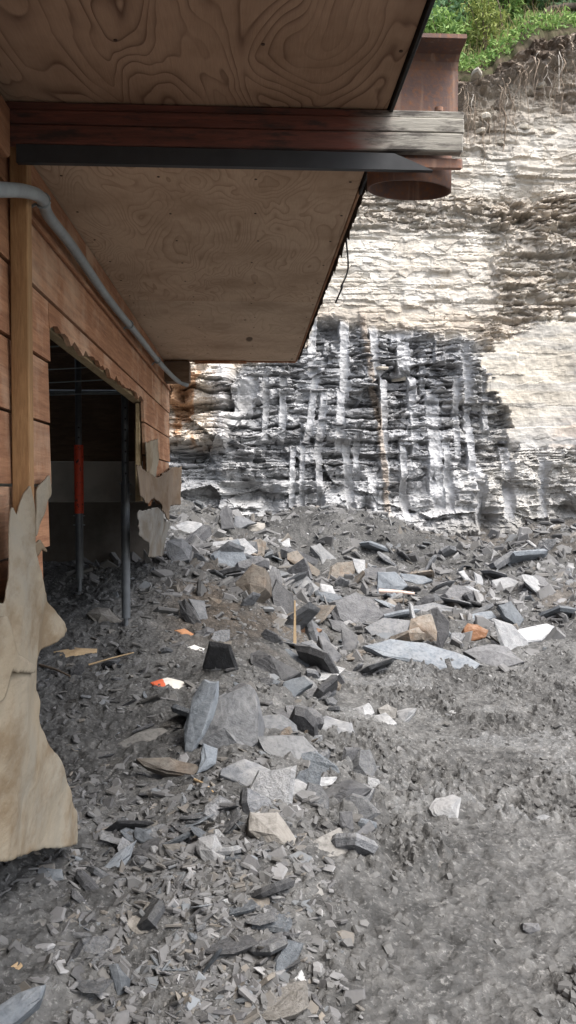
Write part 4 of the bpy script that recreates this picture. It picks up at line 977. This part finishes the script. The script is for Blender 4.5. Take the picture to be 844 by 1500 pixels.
 ('pale_rock', 'E', [(385,200),(410,182),(455,200),(440,215),(395,218)], FLAT, .04, 'pale', 'small pale rock right of the shattered cluster'),
 ('pale_rock', 'E', [(565,580),(620,565),(665,575),(640,600),(590,600)], FLAT, .03, 'pale', 'crushed pale stone left of the pale flat rock'),
 ('slate_shard', 'E', [(405,790),(440,785),(450,815),(415,820)], FLAT, .02, 'blue', 'small blue shard on the mud below the small dark rock'),
 ('slate_shard', 'E', [(145,335),(165,350),(205,395),(190,400),(150,365)], LEAN, .04, 'dark', 'dark shard stuck in the mud above the dark angular rock'),
 ('dark_rock', 'H', [(690,305),(735,305),(742,330),(710,340),(690,325)], (0,-.8,.5), .05, 'dark', 'black chip in a hollow near the right edge'),
 ('pale_rock', 'H', [(752,302),(785,300),(802,322),(780,326)], FLAT, .02, 'pale', 'bright chip beside the black chip near the right edge'),
 ('pale_rock', 'H', [(0,465),(40,440),(62,490),(20,512)], LEAN, .06, 'pale', 'pale stone alone at the right of the gravel fan'),
 ('mud_lump', 'H', [(80,500),(130,505),(150,540),(110,560),(75,535)], LEAN, .05, 'mud', 'mud clod right of the pale stone at the bottom'),
 ('mud_lump', 'H', [(395,130),(440,118),(480,130),(470,155),(420,160)], LEAN, .05, 'mud', 'mud clod on the mud below the lone pale rock'),
 ('slate_slab', 'H', [(30,200),(95,180),(110,230),(60,270),(30,250)], FLAT, .03, 'mud', 'flat muddy slab at the foot of the rubble ridge'),
 ('slate_slab', 'D', [(360,300),(400,265),(450,305),(512,370),(510,400),(460,416),(410,370)], (-.1,-.45,.88), .06, 'tan', 'large buff slab in the middle of the gravel fan'),
 ('slate_sliver', 'D', [(360,335),(385,350),(452,440),(440,457),(375,375)], (-.3,-.5,.8), .03, 'tan', 'long tan sliver along the left of the large buff slab'),
 ('slate_shard', 'D', [(315,425),(340,420),(372,460),(365,543),(345,532)], (-.2,-.7,.7), .04, 'blue', 'pale blue shard standing in the lower left gravel'),
 ('slate_slab', 'D', [(395,545),(450,530),(540,545),(570,565),(500,577),(420,562)], FLAT, .03, 'grey', 'long grey slab at the bottom edge of the picture'),
 ('slate_shard', 'D', [(570,545),(620,535),(665,560),(640,582),(580,570)], LEAN, .04, 'pale', 'pale chip right of the long grey bottom slab'),
 ('slate_slab', 'D', [(-60,590),(0,540),(90,490),(135,480),(122,520),(50,590),(-30,640)], (.15,-.55,.8), .07, 'blue', 'large dusty slab in the bottom left corner'),
 ('slate_slab', 'D', [(-40,285),(60,275),(180,290),(182,370),(60,380),(-40,370)], (.1,-.25,.95), .05, 'mud', 'broad muddy slab near the left edge below the paper flap'),
 ('slate_shard', 'D', [(130,140),(180,145),(187,175),(130,187)], LEAN, .03, 'blue', 'small blue slab at the foot of the paper flap'),
 ('slate_shard', 'D', [(0,155),(60,140),(67,190),(10,182)], LEAN, .04, 'mud', 'dark stone under the paper flap at the left edge'),
 ('slate_shard', 'D', [(255,215),(300,205),(335,270),(285,262)], (-.1,-.5,.86), .03, 'grey', 'grey slab above the large buff slab'),
 ('slate_shard', 'D', [(215,250),(250,250),(302,300),(270,302)], LEAN, .03, 'tan', 'buff slab pointing right at the left of the gravel fan'),
 ('slate_shard', 'D', [(300,262),(340,260),(368,285),(330,292)], LEAN, .03, 'tan', 'tan chip just above the large buff slab'),
 ('muddy_stone', 'D', [(720,232),(755,222),(790,228),(795,280),(745,292),(714,280)], LEAN, .08, 'brown', 'brown muddy stone at the right of the gravel fan'),
 ('slate_shard', 'D', [(630,242),(665,230),(702,242),(700,270),(650,287)], LEAN, .06, 'pale', 'pale stone left of the brown muddy stone'),
 ('slate_shard', 'D', [(730,150),(800,130),(825,150),(800,170),(740,167)], LEAN, .04, 'pale', 'pale flat stone above the brown muddy stone'),
 ('slate_shard', 'D', [(665,335),(710,342),(705,372),(680,367)], LEAN, .04, 'pale', 'bright chip below the brown muddy stone'),
 ('slate_shard', 'D', [(715,395),(740,368),(767,390),(745,412)], LEAN, .05, 'pale', 'bright pointed chip at the right of the gravel fan'),
 ('slate_shard', 'D', [(780,402),(830,400),(825,432),(790,442)], LEAN, .05, 'pale', 'pale chip at the right border of the gravel fan'),
 ('slate_shard', 'D', [(655,432),(690,418),(702,450),(670,467)], LEAN, .05, 'grey', 'grey chip below the bright chips in the gravel fan'),
 ('slate_shard', 'D', [(745,447),(780,455),(792,477),(760,472)], FLAT, .04, 'pale', 'flat pale chip low in the right of the gravel fan'),
 ('slate_shard', 'D', [(475,72),(520,68),(562,80),(560,112),(500,107)], LEAN, .04, 'tan', 'buff stone at the top of the gravel fan'),
 ('slate_shard', 'D', [(580,172),(610,145),(655,152),(630,178)], LEAN, .05, 'pale', 'pale stone right of the buff stone in the fan'),
 ('slate_shard', 'D', [(520,350),(540,335),(552,360),(535,378)], LEAN, .04, 'pale', 'small white stone right of the large buff slab'),
 ('slate_shard', 'D', [(490,310),(525,290),(530,305),(505,335)], LEAN, .03, 'grey', 'grey pointed shard above the small white stone'),
 ('tan_boulder', 'G', [(355,332),(400,305),(450,310),(502,362),(490,384),(400,384)], (0,-.75,.66), .12, 'tan', 'tan grey boulder beside the shoring post foot'),
 ('slate_shard', 'G', [(380,572),(450,565),(468,600),(400,612)], FLAT, .02, 'grey', 'flat grey slate below the thin pale stick'),
 ('slate_shard', 'G', [(285,512),(330,508),(362,555),(310,563)], FLAT, .02, 'dark', 'dark slate at the tip of the broken wood splinter'),
 ('slate_shard', 'G', [(750,532),(810,520),(816,562),(770,570)], FLAT, .02, 'grey', 'grey slate right of the white lid'),
 ('slate_shard', 'G', [(560,925),(640,920),(700,935),(640,950)], FLAT, .02, 'pale', 'pale rimmed slate on the dark muddy slab'),
 ('slate_shard', 'G', [(270,845),(310,835),(325,848),(290,858)], FLAT, .02, 'grey', 'grey slate in the shade right of the paper flap'),
 ('slate_shard', 'G', [(525,1080),(585,1065),(595,1095),(540,1120)], FLAT, .025, 'blue', 'blue slate in the shade above the smooth blue slab'),
 ('slate_shard', 'G', [(675,1250),(720,1235),(735,1265),(690,1275)], FLAT, .025, 'pale', 'pale slate at the top left of the gravel fan'),
 # things that are not stone
 ('wood_splinter', 'G', [(155,508),(310,470),(400,475),(398,490),(320,512),(160,527)], (0,-.5,.86), .025, 'rawwood', 'split yellow wood splinter lying right of the paper flap', 'wood'),
 ('wood_scrap', 'D', [(-5,455),(55,412),(66,425),(10,492)], FLAT, .03, 'rawwood', 'orange wood scrap at the left edge near the bottom', 'wood'),
 ('wood_scrap', 'G', [(210,757),(270,760),(282,778),(215,777)], FLAT, .015, 'rawwood', 'small tan wood scrap beside the paper flap edge', 'wood'),
 ('plastic_lid', 'A', [(120,565),(150,555),(190,570),(180,585),(135,582)], (0,-.45,.9), .01, 'white', 'white flat lid lying right of the shoring posts', 'lid'),
 ('clay_shard', 'A', [(65,497),(110,488),(148,510),(145,532),(100,526)], (0,-.5,.86), .02, 'clay', 'orange clay shard above the white lid', 'shard'),
 ('painted_board', 'G', [(620,612),(690,595),(805,630),(720,662),(640,632)], (0,-.42,.9), .03, 'white', 'white board scrap with a red corner on the slate', 'board'),
]
for t in SL:
    nm, zo, po, nr, th, mt, lb = t[:7]; slab(nm, zo, po, nr, th, mt, lb, t[7] if len(t) > 7 else 'rock')
pb = bpy.data.objects['painted_board']
k = NT('white_board_red_corner', .6, .3); vv_ = k.map(); sx = k.sep(vv_)[0]
k.color(k.mix(k.ramp(k.math('ADD', sx, k.math('MULTIPLY', k.noise(vv_, 20), .03)), [(.0, 0), (.002, 1)]), (.6, .13, .06), (.62, .60, .55)))
# the red end is the one farthest left
xl = min(pb.data.vertices, key=lambda q: (pb.matrix_world @ q.co).x).co.x; xr = max(pb.data.vertices, key=lambda q: (pb.matrix_world @ q.co).x).co.x
rn = [n for n in k.n if n.type == 'VALTORGB'][0]; rn.color_ramp.elements[0].position = 0; 
mm = [n for n in k.n if n.type == 'MAPPING'][0]; sgn = 1 if xr > xl else -1
mm.inputs['Scale'].default_value = (sgn, 1, 1); mm.inputs['Location'].default_value = (-sgn*(xl+(xr-xl)*.36), 0, 0)
pb.data.materials[0] = k.m
def stick(name, a, b, rad, mat, label, cat='stick', lift=.01, zb=None):
    p, q = hit(*a), (hit(*b) if zb is None else zb); p = Vector(p); q = Vector(q); p.z += lift; q.z += lift
    mid = (p+q)/2+Vector((.01, 0, .006)); o = tube(name, crv([p, mid, q], 4), rad, M[mat], None, 6, .6); tag(o, label, cat); return o
stick('stick', (130, 978), (196, 960), .007, 'rawwood', 'thin pale stick lying on the slate near the splinter', lift=.02)
stick('stick', (58, 978), (103, 995), .010, 'bark', 'dull brown stick close to the paper flap', lift=.02)
stick('stick', (555, 872), (607, 876), .03, 'wrack', 'pinkish bent stick in the back rubble', lift=.05)
stick('stick', (285, 1148), (315, 1170), .008, 'rawwood', 'short pale stick in front of the brown edged slab', lift=.02)
p = hit(432, 950); tp = on_plane(432, 880, p, (0, 1, 0))
st_ = box('wooden_stake', (-.014, -.012, -.03), (.014, .012, tp.z-p.z), M['rawwood'], None, .003, .004); st_.location = p
for v_ in st_.data.vertices:
    if v_.co.z > (tp.z-p.z)*.8: v_.co.x *= .35; v_.co.y *= .35
tag(st_, 'thin wooden stake standing upright in the middle of the rubble', 'stake')

# ------------------------------------------------------------------ loose stones too alike to tell apart
lib = {m: [chip_mesh('loose_slate', 500+i+j*20, M[m], 7, [.08, .12, .18, .30][i % 4], .25) for i in range(8)] for j, m in enumerate(('grey', 'blue', 'dark', 'pale', 'tan', 'brown', 'mud'))}
ZONES = [ # polygon (photo px), count, size range m, tilt, weights, label, group
 ([(170,1215),(330,1180),(420,1260),(430,1420),(400,1500),(120,1500),(100,1330)], 92, (.04,.14), .6, 'ggggbbpptd', 'loose slate piece in the gravel fan at lower left', 'loose slate in the gravel fan'),
 ([(270,1030),(470,960),(560,1120),(560,1240),(420,1280),(330,1180)], 55, (.06,.22), .9, 'gggbbdddpn', 'loose slate piece among the slabs of the central ridge', 'loose slate on the central ridge'),
 ([(260,790),(840,800),(840,905),(780,950),(520,985),(300,1010)], 112, (.12,.40), .85, 'gggggbbdddppnm', 'loose slate piece in the rubble below the cliff', 'loose slate below the cliff'),
 ([(70,960),(260,940),(290,1100),(250,1190),(130,1200),(90,1060)], 28, (.04,.13), .5, 'ggdddmmbn', 'loose slate piece in the shade beside the wall', 'loose slate in the shade'),
 ([(570,1000),(844,960),(844,1500),(440,1500),(560,1250)], 12, (.018,.045), .4, 'mmmgpg', 'small stone trodden into the grey mud', 'small stones in the mud'),
]
TONE = {'grey': 'mid grey ', 'blue': 'blue grey ', 'pale': 'pale ', 'tan': 'tan ', 'dark': 'dark ', 'brown': 'brownish ', 'mud': 'mud coated '}
key = {'g': 'grey', 'b': 'blue', 'p': 'pale', 't': 'tan', 'd': 'dark', 'n': 'brown', 'm': 'mud'}
r = np.random.default_rng(77)
def inpoly(poly, x, y): return bool(inside(poly, np.array([x]), np.array([y]))[0])
for poly, n, (s0, s1_), tilt, wts, lb, gp in ZONES:
    k_ = 0; xa = [p[0] for p in poly]; ya = [p[1] for p in poly]
    W = [hit(*p) for p in poly]; X0, X1 = min(p.x for p in W)-.2, max(p.x for p in W)+.2; Y0, Y1 = min(p.y for p in W)-.2, max(p.y for p in W)+.2
    gd = 0
    while k_ < n and gd < 20000:
        gd += 1; x = r.uniform(X0, X1); y = r.uniform(Y0, Y1); z = gz(x, y); qx, qy = project(x, y, z)
        if not inpoly(poly, float(qx), float(qy)): continue
        if any(math.hypot(x-a_, y-b_) < c_*.75 for a_, b_, c_ in KEEP): continue
        s = s0+(s1_-s0)*r.uniform()**1.9; mt = key[wts[r.integers(len(wts))]]
        o = link(bpy.data.objects.new('loose_slate', lib[mt][r.integers(8)])); o.scale = (s, s, s*r.uniform(.7, 1.2)*(1.8 if 'ridge' in gp else 1.3 if 'cliff' in gp else 1))
        o.location = (x, y, z+s*.06); o.rotation_euler = (r.normal()*tilt*.6-.15, r.normal()*tilt*.6, r.uniform(0, 6.28))
        tag(o, TONE[mt]+lb, 'rock', TONE[mt]+gp); k_ += 1

# ------------------------------------------------------------------ gravel: nobody could count it
def gravel(name, n, fn, label, seed, tl=.45, ths=(.10, .17, .30)):
    """fn(r, n) -> x, y, size, tint"""
    r = np.random.default_rng(seed); x, y, s, c = fn(r, n)
    kp = np.ones(len(x), bool)
    for a_, b_, c_ in KEEP: kp &= np.hypot(x-a_, y-b_) > c_*.62
    kp |= s < .012
    x, y, s, c = x[kp], y[kp], s[kp], c[kp]; n = len(x)
    base = [chip_arrays(np.random.default_rng(700+i), 5, ths[i % 3], .35) for i in range(9)]
    dzl, _, _ = ground_detail(x, y); z = gsm(x, y)+dzl-s*.06
    V = []; Fc = []; Cc = []; off = 0; which = r.integers(9, size=n)
    for i in range(9):
        k = np.where(which == i)[0]; m = len(k)
        if not m: continue
        v, f = base[i]; f = f[:-0] if False else f
        a = r.uniform(0, 6.28, m); b = r.normal(size=m)*tl; g_ = r.normal(size=m)*tl
        ca, sa, cb, sb, cg, sg = np.cos(a), np.sin(a), np.cos(b), np.sin(b), np.cos(g_), np.sin(g_)
        Rm = np.stack([np.stack([ca*cb, ca*sb*sg-sa*cg, ca*sb*cg+sa*sg], -1), np.stack([sa*cb, sa*sb*sg+ca*cg, sa*sb*cg-ca*sg], -1), np.stack([-sb, cb*sg, cb*cg], -1)], 1)
        w_ = np.einsum('mij,vj->mvi', Rm, v)*s[k][:, None, None]+np.stack([x[k], y[k], z[k]], 1)[:, None, :]
        V.append(w_.reshape(-1, 3)); Fc.append((f[None]+(np.arange(m)*len(v))[:, None, None]).reshape(-1, 3)+off); off += m*len(v)
        Cc.append(np.repeat(c[k], len(v), 0))
    o = fast_mesh(name, np.concatenate(V), np.concatenate(Fc), M['stuff'], np.concatenate(Cc), False)
    tag(o, label, 'gravel', kind='stuff'); return o
PAL = np.array([[.12, .12, .123], [.155, .155, .158], [.19, .19, .193], [.27, .27, .273], [.075, .075, .08], [.175, .155, .13], [.145, .16, .175], [.13, .125, .117]])
def pick(r, n, p): return PAL[r.choice(len(PAL), n, p=p)]*r.uniform(.6, 1.15, (n, 1))
def fan(r, n):
    x = r.uniform(-1.1, .35, n*3); y = r.uniform(1.9, 4.3, n*3); q = np.stack(project(x, y, gsm(x, y)), -1)
    pw_ = np.exp(-((q[:, 0]-(290-.12*(q[:, 1]-1300)))/120)**2)*sstep(1150, 1260, q[:, 1])+.13
    k = r.uniform(size=n*3) < pw_; x, y = x[k][:n], y[k][:n]; return x, y, .007+.055*r.uniform(size=len(x))**2.6, pick(r, len(x), [.22, .18, .12, .06, .14, .11, .09, .08])
gravel('gravel', 7000, fan, 'loose slate gravel fanned out at the lower left', 1)
def shade(r, n):
    x = r.uniform(-2.2, .5, n); y = r.uniform(3.2, 7.6, n); k = (x < .1+.3*r.normal(size=n)); x, y = x[k], y[k]
    return x, y, .008+.07*r.uniform(size=len(x))**3.4, pick(r, len(x), [.25, .12, .05, .02, .2, .07, .05, .24])  # muddier, darker mix: part of the shade is put into the chip colour
gravel('gravel', 4000, shade, 'slate chips covering the shaded ground beside the wall', 2)
def back(r, n):
    x = r.uniform(-1.6, 5.5, n); y = r.uniform(6.4, 11.9, n); k = (y > 7.0+.4*r.normal(size=n)+.5*(x > 1.2)); x, y = x[k], y[k]
    return x, y, .02+.17*r.uniform(size=len(x))**4.2, pick(r, len(x), [.16, .2, .18, .18, .1, .07, .06, .05])
gravel('gravel', 9000, back, 'broken slate rubble covering the slope below the cliff', 3, .7)
def mudc(r, n):
    y = 1.8+(7.5-1.8)*r.uniform(size=n)**1.6; x = r.uniform(-.2, .9+.45*y, n); k = fbm(x*1.7, y*1.7, 31, 3)+.12*r.normal(size=n) > .47; x, y = x[k], y[k]
    c = np.array([[.095, .0945, .093]])*r.uniform(.8, 1.2, (len(x), 1)); m = r.uniform(size=len(x)) < .015; c[m] = .26
    return x, y, .004+.034*r.uniform(size=len(x))**3.4, c
gravel('gravel', 20000, mudc, 'mud crumbs strewn over the open grey ground', 4, .5, (.45, .6, .8))
